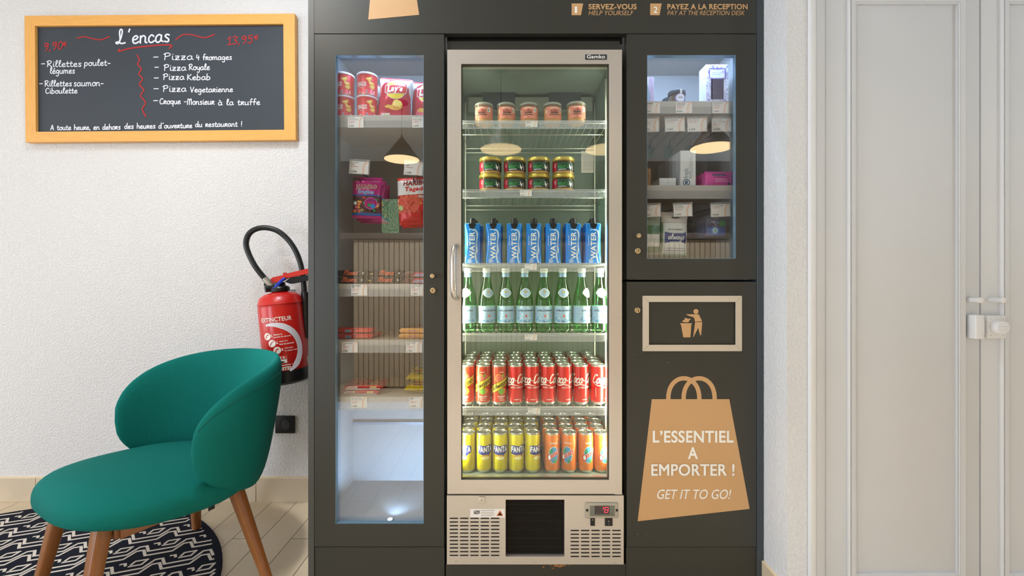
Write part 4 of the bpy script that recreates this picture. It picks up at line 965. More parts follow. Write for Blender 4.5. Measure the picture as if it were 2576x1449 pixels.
for k, (p0, p1, py0, py1, nm, pr, lb) in enumerate(((1618, 1657, 298.5, 331, ['Kit', 'couture'], '3.50\u20ac', 'clipped price tag cut by the door edge on the empty hooks'), (1674, 1722, 298, 330, ['Kit dentaire'], '3.50\u20ac', 'clipped price tag for the dental kit on the second empty hook'),
                                                (1730, 1778, 298, 330.5, ['Kit rasage'], '3.50\u20ac', 'clipped price tag for the shaving kit on the third empty hook'), (1791.5, 1840, 298, 330.5, ['Lingettes', 'd\u00e9maquillantes'], '2,50\u20ac', 'clipped price tag for the wipes on the rightmost empty hook'))):
    x = (X(p0, YT)+X(p1, YT))/2
    hook(x, hz, YT, 'black wire hook with steel plate, %s of the empty ones' % ORD[k], 'empty wire hooks')
    price_tag(p0, p1, py0, py1, YT, nm, pr, lb, 1, True, -0.02)
hz2 = 1.335
for k, (p0, p1, py0, py1, nm, pr, lb) in enumerate(((1620, 1661.5, 516, 545, ['Masque', 'tissu'], '2.50\u20ac', 'clipped price tag above the green packets cut by the door edge'), (1695.5, 1741, 514.5, 544, ['Serviette', 'hygi\u00e9nique'], '2.50\u20ac', 'clipped price tag above the white and blue hygiene pack'),
                                                (1789.5, 1837, 514, 544.5, ['Pr\u00e9servatif'], '4.00\u20ac', 'clipped price tag above the blue blister packs'))):
    x = (X(p0, YT)+X(p1, YT))/2
    hook(x, hz2, YT, 'black wire hook carrying packets, %s under the lower shelf' % ORD[k], 'loaded wire hooks')
    price_tag(p0, p1, py0, py1, YT, nm, pr, lb, 1, True, -0.04)
hz3 = 1.46
for p0, p1, py0, py1, nm, lb, k in ((878, 926, 406, 437, ['Dragibus', '120G'], 'clipped price tag above the magenta sweet bag', 'black wire hook holding the magenta sweet bags'), (1016, 1062.5, 408.5, 440, ['Tagada', '120G'], 'clipped price tag above the red and white sweet bag', 'black wire hook holding the red and white sweet bags')):
    hook((X(p0, YT)+X(p1, YT))/2, hz3, YT, k, 'snack hooks'); price_tag(p0, p1, py0, py1, YT, nm, '2.50\u20ac', lb, 1, True, 0.06)

# ------------------------------------------------------------------ packets
def pillow_fn(w, h, d, e=2.4):
    def t(u, v):
        a = max(0.0, 1-abs(2*u/w)**e); c = max(0.0, 1-abs(2*(v-h/2)/(h*0.94))**3.0)
        return d/2*(a**0.55)*(c**0.6)+0.0008
    return t
def pillow(name, root, w, h, d, mats, wr=0.0014, seed=0, seam=0.035, wob=0.0):
    """foil bag, mats(u,v) -> material; returns map functions for print on its front"""
    t = pillow_fn(w, h, d); rr = random.Random(seed); ph = [rr.uniform(0, 6) for _ in range(6)]
    def crk(u, v): return wr*(math.sin(70*u+35*v+ph[0])+0.7*math.sin(-55*u+90*v+ph[1])+0.5*math.sin(160*u+20*v+ph[2]))
    def ed(v): return 1-wob*math.sin(PI*min(1, max(0, v/h)))*(1+0.3*math.sin(9*v/h+ph[3]))
    nu, nv = 24, 32; m = MB()
    for s in (-1, 1):
        V = []
        for j in range(nv+1):
            v = h*j/nv
            for i in range(nu+1):
                u = w*(i/nu-0.5); T = t(u, v); k = min(1, T/(d*0.2))
                V.append((u*ed(v), s*T+k*crk(u, v), v))
        for j in range(nv):
            for i in range(nu):
                f = [j*(nu+1)+i, j*(nu+1)+i+1, (j+1)*(nu+1)+i+1, (j+1)*(nu+1)+i]
                q = [V[x] for x in f]; u, v = w*((i+.5)/nu-.5), h*(j+.5)/nv
                m.add(q, [[0, 1, 2, 3] if s < 0 else [3, 2, 1, 0]], mats(u, v))
    def mp(off):
        def g(u, v):
            T = t(u, v); k = min(1, T/(d*0.2)); return (u*ed(v), -T+k*crk(u, v)-off, v)
        return g
    return m, mp
foil = dict(rough=0.3, metal=0.15)
# stacked crisp tubs
red1 = M('crisp_tub_red', (214, 32, 40), 0.35, 0.1); lidw = M('translucent_white_lid', (236, 228, 236), 0.4); chip = M('crisp_yellow', (238, 186, 70), 0.5, var=0.12, scale=300); chip2 = M('crisp_pale', (250, 220, 120), 0.5)
root = thing('crisp_tub', '', 'tub', group='red crisp tubs'); R = 0.036
b = MB(); b.lathe([(R-0.0010, 0.0), (R+0.0006, 0.001), (R+0.0006, 0.003, alu), (R, 0.004), (R, 0.076)], red1, 44)
m0, m1, m2 = cylmap(R+0.0003), cylmap(R+0.0006), cylmap(R+0.0009)
b.text('PRINGLES', -0.036, 0.002, 0.0290, 0.0450, white, m0, 0.03, du=0.004)
for du, dz, q in ((0.012, 0.058, 0.4), (0.021, 0.043, -0.2), (0.024, 0.030, 0.3)):
    P = [(0.0115*math.cos(a), 0.0062*math.sin(a)+0.003*math.cos(2*a)) for a in [2*PI*k/24 for k in range(24)]]
    P = [(du+x*math.cos(q)-y*math.sin(q), dz+x*math.sin(q)+y*math.cos(q)) for x, y in P]
    b.poly(P, chip, m0, 0.004); b.poly([(du+(x-du)*0.62-0.001, dz+(y-dz)*0.5+0.0012) for x, y in P], chip2, m1, 0.004)
b.text('ORIGINAL', -0.026, -0.008, 0.0225, 0.0252, white, m0, 0.01, du=0.004)
b.rect(0.0, 0.006, 0.006, 0.015, white, m0); b.rect(0.001, 0.0052, 0.008, 0.013, navy, m1); b.rect(-0.024, -0.021, 0.007, 0.012, white, m0); b.rect(0.029, 0.034, 0.006, 0.017, white, m0, 0.004)
b.rect(-0.048, -0.040, 0.004, 0.036, white, m0, 0.004)
for k in range(7): b.rect(-0.0475, -0.0405, 0.006+0.004*k, 0.0075+0.004*k, black, m1, 0.004)
b.build('tub_body', root)
l = MB(); l.lathe([(R+0.0003, 0.0745), (R+0.0016, 0.0750), (R+0.0016, 0.0808), (R+0.0002, 0.0820), (R-0.004, 0.0815), (0, 0.0805)], lidw, 44); l.build('lid', root)
zz = LS['a']+0.0004; cy_ = 0.092
series(root, [((X(866.6, cy_), cy_, zz), (0, 0, 0.14), 'red crisp tub at the bottom left of the stacked tubs'), ((X(923.5, cy_), cy_, zz), (0, 0, 0.24), 'red crisp tub at the bottom right of the stacked tubs'),
              ((X(866.0, cy_), cy_-0.002, zz+0.0822), (0, 0, 0.08), 'red crisp tub on top of the left stack'), ((X(924.5, cy_), cy_-0.002, zz+0.0822), (0, 0, 0.16), 'red crisp tub on top of the right stack')])
# crisp bags
lr = M('crisp_bag_crimson', (196, 24, 58), rough=0.24, metal=0.15); lw = M('crisp_bag_white', (234, 230, 226), rough=0.28, metal=0.1); ly = M('sun_yellow', (246, 214, 44), 0.35); lred = M('bright_red_print', (212, 24, 32), 0.35)
def crispbag(label, loc, rot, seed):
    w, h, d = 0.122, 0.158, 0.045
    def mats(u, v):
        a = v/h
        if a > 0.955: return lr
        return lr if a < 0.40 else lw
    root = thing('crisp_bag', label, 'bag', loc, rot, 'crimson and white crisp bags')
    m, mp = pillow('bag', root, w, h, d, mats, 0.0012, seed, wob=0.05)
    a, b_, c_, e_ = mp(0.0006), mp(0.0012), mp(0.0018), mp(0.0024)
    cu, cv = 0.004, 0.105
    m.poly([(-0.0605, 0.058), (0.0605, 0.058), (0.0605, 0.082)]+[(0.053*math.cos(PI*k/16), 0.100+0.046*math.sin(PI*k/16)) for k in range(17)]+[(-0.0605, 0.072)], lr, mp(0.0003), 0.004, 0.004)
    m.disc(cu, cv, 0.0385, 0.0385, white, a, 40, 0.004, 0.004); m.disc(cu, cv, 0.0365, 0.0365, ly, b_, 40, 0.004, 0.004)
    band = [(cu-0.039, cv-0.013), (cu-0.02, cv-0.018), (cu+0.039, cv-0.012), (cu+0.041, cv+0.014), (cu+0.01, cv+0.018), (cu-0.038, cv+0.012)]
    m.poly([(cu+(x-cu)*1.05, cv+(y-cv)*1.12) for x, y in band], white, c_, 0.004, 0.004); m.poly(band, lred, e_, 0.004, 0.004)
    mt = mp(0.0031); T = lambda s, x0, x1, z0, z1: m.text(s, cu+x0, cu+x1, cv+z0, cv+z1, white, mt, 0.045, 0.18, 0.05, 0.004, 0.004)
    T('L', -0.032, -0.016, -0.013, 0.015); T('a', -0.016, -0.004, -0.011, 0.006); T('y', -0.005, 0.011, -0.020, 0.007); T('\u2019', 0.012, 0.016, 0.005, 0.013); T('s', 0.015, 0.027, -0.008, 0.008)
    m.text('NATURE', cu-0.020, cu+0.020, 0.1475, 0.1520, white, mp(0.0009), 0.03, du=0.004, dv=0.004)
    P = [(0.0, 0.062), (0.012, 0.066), (0.028, 0.061), (0.034, 0.048), (0.030, 0.034), (0.014, 0.026), (-0.006, 0.028), (-0.020, 0.034), (-0.030, 0.034), (-0.034, 0.040), (-0.022, 0.046), (-0.008, 0.044)]
    m.poly(P, chip, b_, 0.004, 0.004); m.disc(0.014, 0.050, 0.017, 0.013, chip2, c_, 20, 0.004, 0.004); m.disc(0.008, 0.037, 0.010, 0.006, M('crisp_orange', (224, 140, 44), 0.5), c_, 16, 0.004, 0.004)
    m.poly([(-0.048, 0.001), (-0.012, 0.001), (-0.014, 0.017), (-0.046, 0.015)], white, a, 0.004, 0.004)
    for k, cc in enumerate((grn, ly, ora)): m.rect(-0.036+0.008*k, -0.029+0.008*k, 0.003, 0.011, cc, b_, 0.004, 0.004)
    m.build('bag_front', root, smooth=60)
    return root
crispbag('crimson and white crisp bag right of the stacked tubs', (X(994, 0.105), 0.090, zz+0.003), (-0.10, 0.04, 0.06), 3)
crispbag('crimson and white crisp bag half hidden by the cabinet door edge', (X(1073, 0.125), 0.124, zz+0.003), (-0.08, 0.03, -0.05), 5)
crispbag('crimson and white crisp bag behind the front one', (X(985, 0.155), 0.160, zz+0.003), (-0.08, 0.03, 0.1), 6)
# hanging sweet bags
mg = M('sweet_bag_magenta', (186, 20, 122), rough=0.28, metal=0.15); blu = M('sweet_bag_blue', (24, 96, 176), rough=0.3, metal=0.1); mixm = M('mixed_sweets', (90, 36, 42), 0.35, var=0.5, scale=150); red2 = M('sweet_bag_red', (208, 34, 20), rough=0.26, metal=0.15); strw = M('strawberry_sweet', (226, 92, 66), 0.5, var=0.15, scale=200); strd = M('strawberry_gap', (170, 48, 36), 0.5); cho = M('dark_red_print', (150, 22, 20), 0.45)
def dragibag(label, x, y, z, rz, seed, show=True):
    w, h, d = 0.108, 0.152, 0.030
    def mats(u, v):
        a = v/h
        if a < 0.05: return mg
        if a < 0.12 or 0.52 < a < 0.565: return blu
        return mixm if 0.12 <= a <= 0.52 else mg
    root = thing('sweet_bag', label, 'bag', (x, y, z), (0, 0.03, rz), 'hanging magenta sweet bags')
    m, mp = pillow('bag', root, w, h, d, mats, 0.0010, seed, wob=0.03); a, b_, c_ = mp(0.0006), mp(0.0012), mp(0.0018)
    m.text('HARIBO', -0.041, 0.040, 0.1050, 0.1240, white, a, 0.075, 0.1, 0.03, 0.004, 0.004); m.text('HARIBO', -0.041, 0.040, 0.1055, 0.1235, cho, b_, 0.015, 0.1, 0.03, 0.004, 0.004)
    m.text('Dragibus', -0.032, 0.029, 0.0850, 0.1030, white, a, 0.07, 0, -0.04, 0.004, 0.004); m.text('Dragibus', -0.032, 0.029, 0.0855, 0.1025, M('candy_blue', (30, 132, 206), 0.4), b_, 0.015, 0, -0.04, 0.004, 0.004)
    m.text('A Emporter', 0.018, 0.048, 0.1330, 0.1390, M('pale_pink', (230, 170, 208), 0.5), a, 0.0, 0, 0.06, 0.004, 0.004)
    m.poly([(-0.052, 0.133), (-0.052, 0.1485), (-0.024, 0.1485)], M('corner_green', (40, 110, 60), 0.4), a, 0.004, 0.004)
    rr = random.Random(seed); cols = [ly, ora, oasr, oasg, M('sweet_black', (24, 20, 26), 0.3), pnk, M('sweet_pink', (220, 90, 140), 0.35)]
    for k in range(46):
        u, v = rr.uniform(-0.046, 0.046), rr.uniform(0.022, 0.074); m.disc(u, v, 0.0048, 0.0044, cols[k % 7], mp(0.0005+0.00001*k), 12, 0.005, 0.005)
    m.disc(0.018, 0.054, 0.024, 0.022, M('pale_pink', (230, 170, 208), 0.5), b_, 28, 0.004, 0.004); m.disc(0.018, 0.054, 0.0225, 0.0205, mg, c_, 28, 0.004, 0.004); m.text('Original', 0.003, 0.033, 0.0620, 0.0690, navy, mp(0.0024), 0.03, 0, 0.06, 0.004, 0.004)
    m.disc(0.012, 0.048, 0.007, 0.007, oasg, mp(0.0024), 14, 0.004, 0.004); m.disc(0.026, 0.044, 0.009, 0.009, M('candy_blue', (30, 132, 206), 0.4), mp(0.0024), 14, 0.004, 0.004)
    m.disc(-0.040, 0.053, 0.0085, 0.0085, M('badge_green', (44, 96, 76), 0.4), b_, 18, 0.004, 0.004); m.disc(-0.040, 0.053, 0.0060, 0.0060, white, c_, 16, 0.004, 0.004)
    m.build('bag_front', root, smooth=60); return root
hx1 = (X(878, YT)+X(926, YT))/2
zb = hz3+0.006-0.137
for k, (dy, lb) in enumerate(((0.028, 'magenta sweet bag hanging nearest on the left hook'), (0.072, 'magenta sweet bag hanging second on the left hook'), (0.116, 'magenta sweet bag hanging third on the left hook'))):
    dragibag(lb, hx1+0.020+0.001*k, YT+dy, zb-0.004*k, [0.05, -0.06, 0.04][k], 20+k)
def tagabag(label, x, y, z, rz, seed):
    w, h, d = 0.120, 0.175, 0.034
    def mats(u, v):
        a = v/h
        if a < 0.24 or a > 0.94: return red2
        if 0.24 <= a < 0.61: return strd
        return lw if a > 0.64 else red2
    root = thing('sweet_bag', label, 'bag', (x, y, z), (0, -0.05, rz), 'hanging red sweet bags')
    m, mp = pillow('bag', root, w, h, d, mats, 0.0014, seed, wob=-0.05); a, b_, c_ = mp(0.0006), mp(0.0012), mp(0.0018)
    m.text('HARIBO', -0.036, 0.052, 0.1430, 0.1620, cho, a, 0.05, 0.05, 0.0, 0.004, 0.004); m.text('Tagada', -0.030, 0.046, 0.1175, 0.1385, lred, a, 0.035, 0.12, 0, 0.004, 0.004)
    m.text('REGAL', 0.018, 0.056, 0.0960, 0.1050, white, c_, 0.03, 0, 0, 0.004, 0.004)
    rr = random.Random(seed); 
    for j in range(6):
        for i in range(7):
            u, v = -0.050+0.0165*i+(0.008 if j % 2 else 0)+rr.uniform(-.002, .002), 0.049+0.0105*j+rr.uniform(-.002, .002)
            m.disc(u, v, 0.0078, 0.0074, strw, mp(0.0005+0.00002*(i+7*j)), 14, 0.005, 0.005)
    m.poly([(0.012, 0.046), (0.056, 0.044), (0.056, 0.088), (0.040, 0.094), (0.024, 0.080)], lred, c_, 0.004, 0.004); m.disc(0.024, 0.076, 0.006, 0.004, ora, mp(0.0022), 12, 0.005, 0.005)
    m.disc(-0.047, 0.062, 0.0085, 0.0095, M('pale_green', (190, 206, 130), 0.4), c_, 18, 0.004, 0.004)
    m.build('bag_front', root, smooth=60); return root
hx2 = (X(1016, YT)+X(1062.5, YT))/2; zb = hz3+0.006-0.160
for k, (dy, lb) in enumerate(((0.030, 'red and white strawberry sweet bag hanging nearest on the right hook'), (0.075, 'red and white strawberry sweet bag hanging behind the nearest one'))):
    tagabag(lb, hx2+0.004, YT+dy, zb-0.006*k, [-0.03, 0.12][k], 30+k)
# flow-wrapped bars
def bar(name, label, cat, group, L_, w, h, base, art, seam=None, top=None):
    root = thing(name, label, cat, group=group); m = MB(); rows = []; n = 20
    st = [(-.5, .06), (-.485, .07), (-.465, .12), (-.44, .75), (-.40, .96), (-.2, 1), (0, 1), (.2, 1), (.40, .96), (.44, .75), (.465, .12), (.485, .07), (.5, .06)]
    for i, (t, s) in enumerate(st):
        row = []
        for k in range(n):
            a = 2*PI*k/n; c_, s_ = math.cos(a), math.sin(a); q = 0.45
            yy = math.copysign(abs(c_)**q, c_)*w/2*(0.9+0.1*s if s < .5 else 1); zz_ = math.copysign(abs(s_)**q, s_)*h/2*s+h/2
            row.append((L_*t+(0.0012 if k % 2 and i in (0, 12) else 0), yy, zz_))
        rows += row
    m.add(rows, [[i*n+k, (i+1)*n+k, (i+1)*n+(k+1) % n, i*n+(k+1) % n] for i in range(len(st)-1) for k in range(n)]+[list(range(n)), [(len(st)-1)*n+k for k in range(n)][::-1]], base)
    art(m, flatmap(-w/2-0.0006), flatmap(-w/2-0.001), lambda u, v: (u, v, h+0.0006), lambda u, v: (u, v, h+0.001))
    m.build('wrapper', root, smooth=50); return root
mblk = M('chocolate_wrapper_black', (34, 26, 24), rough=0.25, metal=0.3); morg = M('orange_script', (236, 104, 62), 0.4)
def a_mars(m, f, f2, t, t2):
    m.tris(script_tris('Mars', -0.026, 0.026, 0.0075, 0.0085, 0.0030, 0.35), morg, f); m.tris(script_tris('Mars', -0.030, 0.030, -0.010, 0.013, 0.004, 0.35), morg, t)
    m.rect(-0.058, -0.050, 0.009, 0.012, ly, f); m.disc(0.046, 0.013, 0.003, 0.003, white, f, 12)
root = bar('chocolate_bar', '', 'chocolate bar', 'black chocolate bars', 0.118, 0.034, 0.0245, mblk, a_mars)
z3 = LS['c']+0.0004; by = 0.068; sp = []
for c, px in enumerate((886, 975)):
    for t in range(2): sp.append(((X(px-(4 if t == 0 else 0), by), by+0.002*t, z3+0.0249*t), (0, 0, 0.02-0.05*t+0.03*c), 'black chocolate bar, %s of the %s stack on the middle snack shelf' % (['bottom', 'top'][t], ['left', 'right'][c])))
series(root, sp)
for k, o in enumerate(sp): dup(root, (o[0][0]+0.004, o[0][1]+0.040, o[0][2]), o[1], o[2].replace('stack', 'rear stack'))
snb = M('brown_wrapper', (104, 58, 50), rough=0.28, metal=0.2); snr = M('wrapper_red', (204, 30, 62), 0.35); snw = M('wrapper_white', (240, 232, 236), 0.35); snbl = M('wrapper_blue', (40, 52, 150), 0.4)
def a_snick(m, f, f2, t, t2):
    f3 = lambda u, v: (u, f2(u, v)[1]-0.0004, v)
    m.poly([(-0.024, 0.003), (0.056, 0.003), (0.060, 0.0185), (-0.014, 0.0185)], snr, f); m.poly([(-0.019, 0.0045), (0.054, 0.0045), (0.057, 0.0130), (-0.013, 0.0130)], snw, f2); m.text('SNICKERS', -0.016, 0.054, 0.0055, 0.0122, snbl, f3, 0.04, 0.3)
    m.poly([(-0.030, -0.012), (0.05, -0.012), (0.054, 0.012), (-0.022, 0.012)], snw, t); m.text('SNICKERS', -0.022, 0.048, -0.008, 0.008, snbl, t2, 0.04, 0.3)
root = bar('chocolate_bar', '', 'chocolate bar', 'brown and pink chocolate bars', 0.118, 0.034, 0.0225, snb, a_snick)
series(root, [((X(1055+2*t, by), by+0.001*t, z3+0.0229*t), (0, 0, -0.03+0.04*t), 'brown and pink chocolate bar, %s of its stack on the middle snack shelf' % ['bottom', 'top'][t]) for t in range(2)])
kr = M('biscuit_pack_red', (208, 36, 30), rough=0.28, metal=0.15); kdark = M('dark_film', (70, 50, 46), rough=0.3); klb = M('light_grey_film', (190, 184, 182), rough=0.3)
def a_kind(m, f, f2, t, t2):
    m.rect(-0.020, 0.002, 0.003, 0.0125, M('barcode_blue', (150, 176, 200), 0.4), f)
    for k in range(8): m.rect(-0.018+0.0022*k, -0.017+0.0022*k, 0.004, 0.0115, navy, f2)
    m.poly([(0.018, 0.004), (0.070, 0.004), (0.060, 0.011), (0.040, 0.0150), (0.022, 0.013)], M('light_red_print', (232, 86, 62), 0.4), f); m.disc(0.012, 0.012, 0.004, 0.004, kdark, f, 12); m.rect(-0.062, -0.058, 0.010, 0.014, white, f)
    m.rect(-0.07, 0.07, -0.02, 0.02, klb, t); m.poly([(-0.05, -0.012), (0.05, -0.012), (0.055, 0.012), (-0.045, 0.012)], kr, t2)
root = bar('biscuit_pack', '', 'biscuit pack', 'flat red biscuit packs', 0.172, 0.046, 0.0205, kr, a_kind)
z4 = LS['d']+0.0004
sp = [((X(888-1*t, 0.085), 0.085+0.001*t, z4+0.0209*t), (0, 0, 0.02*t), 'flat red biscuit pack, %s of the front stack on the lower snack shelf' % ['bottom', 'top'][t]) for t in range(2)]
series(root, sp); dup(root, (X(908, 0.14), 0.137, z4), (0, 0, 0.05), 'flat red biscuit pack behind the front stack')
tw = M('golden_wrapper', (232, 168, 84), rough=0.26, metal=0.3); 
def a_twix(m, f, f2, t, t2):
    m.text('TWIX', -0.024, 0.010, 0.0050, 0.0120, white, f, 0.06, 0.2); m.text('TWIX', -0.0235, 0.0095, 0.0055, 0.0115, snr, f2, 0.02, 0.2)
    m.poly([(-0.05, -0.014), (0.05, -0.014), (0.05, 0.016), (-0.04, 0.016)], snb, t); m.text('TWIX', -0.034, 0.034, -0.010, 0.012, white, t2, 0.06, 0.2); m.text('TWIX', -0.033, 0.033, -0.009, 0.011, snr, lambda u, v: (u, v, t2(u, v)[2]+0.0004), 0.02, 0.2)
root = bar('caramel_bar', '', 'chocolate bar', 'golden caramel bars', 0.125, 0.040, 0.0195, tw, a_twix)
sp = []
for r in range(3):
    for t in range(2): sp.append(((X(1045, 0.085)+0.004*r+0.003*t, 0.085+0.044*r, z4+0.0199*t), (0, 0, 0.03-0.04*t), 'golden caramel bar pack, %s of the %s stack on the lower snack shelf' % (['bottom', 'top'][t], ['front', 'middle', 'rear'][r])))
series(root, sp)
kk = M('wafer_wrapper_red', (206, 40, 40), rough=0.28, metal=0.15); yel2 = M('wafer_yellow', (236, 196, 120), 0.4)
def a_kit(m, f, f2, t, t2):
    m.rect(-0.062, 0.062, 0.0008, 0.0052, klb, f)
    m.text('KitKat', -0.064, -0.010, -0.019, 0.015, white, t, 0.06, 0.35); m.text('KitKat', -0.063, -0.011, -0.017, 0.013, lred, t2, 0.01, 0.35)
    m.rect(0.026, 0.050, -0.022, 0.022, yel2, t); m.rect(0.012, 0.026, -0.022, 0.022, snb, t); m.text('CHUNKY', 0.028, 0.048, -0.012, 0.012, snb, t2, 0.03)
    m.rect(0.026, 0.050, 0.006, 0.013, yel2, f); m.poly([(-0.058, 0.006), (-0.020, 0.006), (-0.016, 0.013), (-0.050, 0.014)], white, f); m.text('KitKat', -0.052, -0.022, 0.0070, 0.0130, lred, f2, 0.02, 0.3)
root = bar('wafer_bar', '', 'chocolate bar', 'red and white wafer bars', 0.150, 0.052, 0.0175, kk, a_kit)
z5 = LS['e']+0.0004
sp = [((X(911+(6 if t else 0), 0.09), 0.09, z5+0.0179*t), (0, 0, 0.06*t), 'red and white wafer bar, %s of the stack on the bottom snack shelf' % ['bottom', 'top'][t]) for t in range(2)]
sp += [((X(924+(4 if t else 0), 0.15), 0.152, z5+0.0179*t), (0, 0, 0.02), 'red and white wafer bar, %s of the rear stack on the bottom snack shelf' % ['bottom', 'top'][t]) for t in range(2)]
series(root, sp)
ym = M('yellow_sweet_bag', (238, 204, 20), rough=0.28, metal=0.1)
root = thing('sweet_bag', '', 'bag', group='lying yellow sweet bags'); m, mp = pillow('bag', root, 0.120, 0.155, 0.030, lambda u, v: ym, 0.0012, 8)
a, b_ = mp(0.0006), mp(0.0012)
m.text('m&m\u2019s', -0.036, 0.046, 0.085, 0.118, black, a, 0.09, 0, 0, 0.004, 0.004); m.text('m&m\u2019s', -0.035, 0.045, 0.086, 0.117, white, b_, 0.02, 0, 0, 0.004, 0.004)
for k, (u, v, c_) in enumerate(((-0.02, 0.05, oasr), (0.004, 0.045, ora), (0.024, 0.052, oasb), (0.012, 0.066, oasg), (-0.034, 0.062, snb))): m.disc(u, v, 0.009, 0.008, c_, mp(0.0008+0.0002*k), 16, 0.004, 0.004)
m.text('PEANUT', -0.030, 0.034, 0.026, 0.036, snb, a, 0.04, 0, 0, 0.004, 0.004)
m.build('bag_front', root, smooth=60)
series(root, [((X(1058, 0.072), 0.062, z5+0.0165), (-PI/2+0.05, 0, 0.04), 'yellow sweet bag lying at the bottom of its stack'), ((X(1061, 0.085), 0.078, z5+0.0525), (-PI/2+0.12, 0, -0.03), 'yellow sweet bag lying on top of its stack')])

# ------------------------------------------------------------------ toiletries cabinet goods
vio = M('violet_print', (128, 104, 190), 0.5, var=0.1); vbox = M('violet_box_white', (240, 238, 246), 0.5); win = M('dark_chocolate_window', (62, 50, 72), 0.2, var=0.2, scale=80)
root = thing('gift_box', '', 'box', group='violet patterned gift boxes'); m = MB(); w, h, d = 0.083, 0.148, 0.017
m.box(-w/2, w/2, -d/2, d/2, 0, h, vbox, 0.0008, 1); m0, m1, m2 = flatmap(-d/2-0.0004), flatmap(-d/2-0.0008), flatmap(-d/2-0.0012); ms = lambda u, v: (-w/2-0.0004, -u, v); rr = random.Random(2)
for k in range(210):
    u, v = rr.uniform(-w/2+0.003, w/2-0.003), rr.uniform(0.003, h-0.003); q = rr.uniform(0, 6)
    if abs(u) < 0.025 and 0.018 < v < 0.100: continue
    for j in range(3): m.disc(u+0.0017*math.cos(q+2.1*j), v+0.0017*math.sin(q+2.1*j), 0.0014, 0.0009, vio, m0, 7)
    if abs(u) < d/2-0.002: 
        for j in range(2): m.disc(u+0.0017*math.cos(q+2.1*j), v+0.0017*math.sin(q+2.1*j), 0.0014, 0.0009, vio, ms, 7)
m.rect(-0.0235, 0.0235, 0.0195, 0.0950, win, m1); 
for k in range(30): m.disc(rr.uniform(-0.022, 0.022), rr.uniform(0.022, 0.093), 0.0008, 0.0008, vio, m2, 6)
m.rect(-0.030, 0.030, 0.0955, 0.133, vbox, m1)
for k in range(46):
    t = k/46*2*PI; u, v = 0.029*max(-1, min(1, 1.3*math.cos(t))), 0.114+0.018*max(-1, min(1, 1.3*math.sin(t))); m.disc(u, v, 0.0024, 0.0020, vio, m2, 8)
m.tris(script_tris('pralines', -0.022, 0.016, 0.1285, 0.0038, 0.0010, 0.2), vio, flatmap(-d/2-0.0015)); m.text('VIOLETTE ET', -0.020, 0.016, 0.1150, 0.1190, vio, m2, 0.0); m.text('CHOCOLAT', -0.020, 0.012, 0.1085, 0.1125, vio, m2, 0.0); m.disc(0.021, 0.120, 0.005, 0.005, M('lilac', (206, 178, 214), 0.5), m2, 14)
m.build('carton', root)
zA = RA+0.0004
series(root, [((X(1803, 0.075)-0.0005*k, 0.080+0.0195*k, zA), (0, 0, 0.02*(k % 2)), 'violet patterned gift box with window, %s' % ['at the front of its row', 'in the middle of its row', 'at the back of its row'][k]) for k in range(3)])
root = thing('honey_jar', '', 'jar', group='dark lidded jars'); R = 0.0305; b = MB(); b.lathe([(0.024, 0), (0.029, 0.001), (R, 0.006), (R, 0.034), (0.028, 0.038)], jg, 32); b.build('glass_body', root)
b = MB(); b.lathe([(0.026, 0.002), (R-0.002, 0.006), (R-0.002, 0.033), (0, 0.035)], M('dark_honey', (96, 76, 50), 0.4, var=0.15), 28); b.build('filling', root)
b = MB(); b.lathe([(0.0300, 0.0365), (0.0315, 0.037), (0.0315, 0.0490), (0.0300, 0.0510), (0, 0.0512)], M('dark_lid', (38, 44, 56), 0.35), 36); b.rect(-0.003, 0.0045, 0.034, 0.0508, labw, cylmap(0.0322), 0.003); b.build('lid', root)
l = MB(); l.disc(0, 0.019, 0.020, 0.0175, vio, cylmap(R+0.0003), 28, 0.004); l.disc(0, 0.019, 0.0165, 0.0145, vbox, cylmap(R+0.0007), 28, 0.004); l.rect(-0.006, 0.008, 0.022, 0.0235, ink, cylmap(R+0.001), 0.004); l.rect(-0.010, 0.012, 0.018, 0.0195, ink, cylmap(R+0.001), 0.004); l.build('label', root)
series(root, [((X(1701, 0.09), 0.085+0.066*k, zA), (0, 0, 0.1), 'dark lidded jar with violet label, %s' % ['front one on the upper shelf', 'behind the front one', 'at the back of its row'][k]) for k in range(3)])
m = MB(); m.box(X(1600, 0.09), X(1643, 0.09), 0.08, 0.13, zA, zA+0.105, vbox, 0.0006, 1); lil = M('lilac_lattice', (190, 130, 186), 0.5)
x0, x1 = X(1600, 0.09), X(1643, 0.09); mm = flatmap(0.0796)
for k in range(18):
    zz0 = zA+0.001+0.006*k
    for s in (1, -1): m.tris(ribbon([(x1-0.020, zz0+(0.0 if s > 0 else 0.018)), (x1-0.0005, zz0+(0.018 if s > 0 else 0.0))], 0.0011), lil, lambda u, v: (u, 0.0796, min(v, zA+0.1045)))
m.poly([(x1-0.032, zA+0.010), (x1-0.020, zA+0.012), (x1-0.012, zA+0.030), (x1-0.020, zA+0.060), (x1-0.022, zA+0.075), (x1-0.032, zA+0.085)], M('silver_blue_print', (150, 178, 200), 0.3, 0.3), flatmap(0.0790))
tag(m.build('gift_box'), 'white box with lilac lattice pattern at the left door edge', 'box')
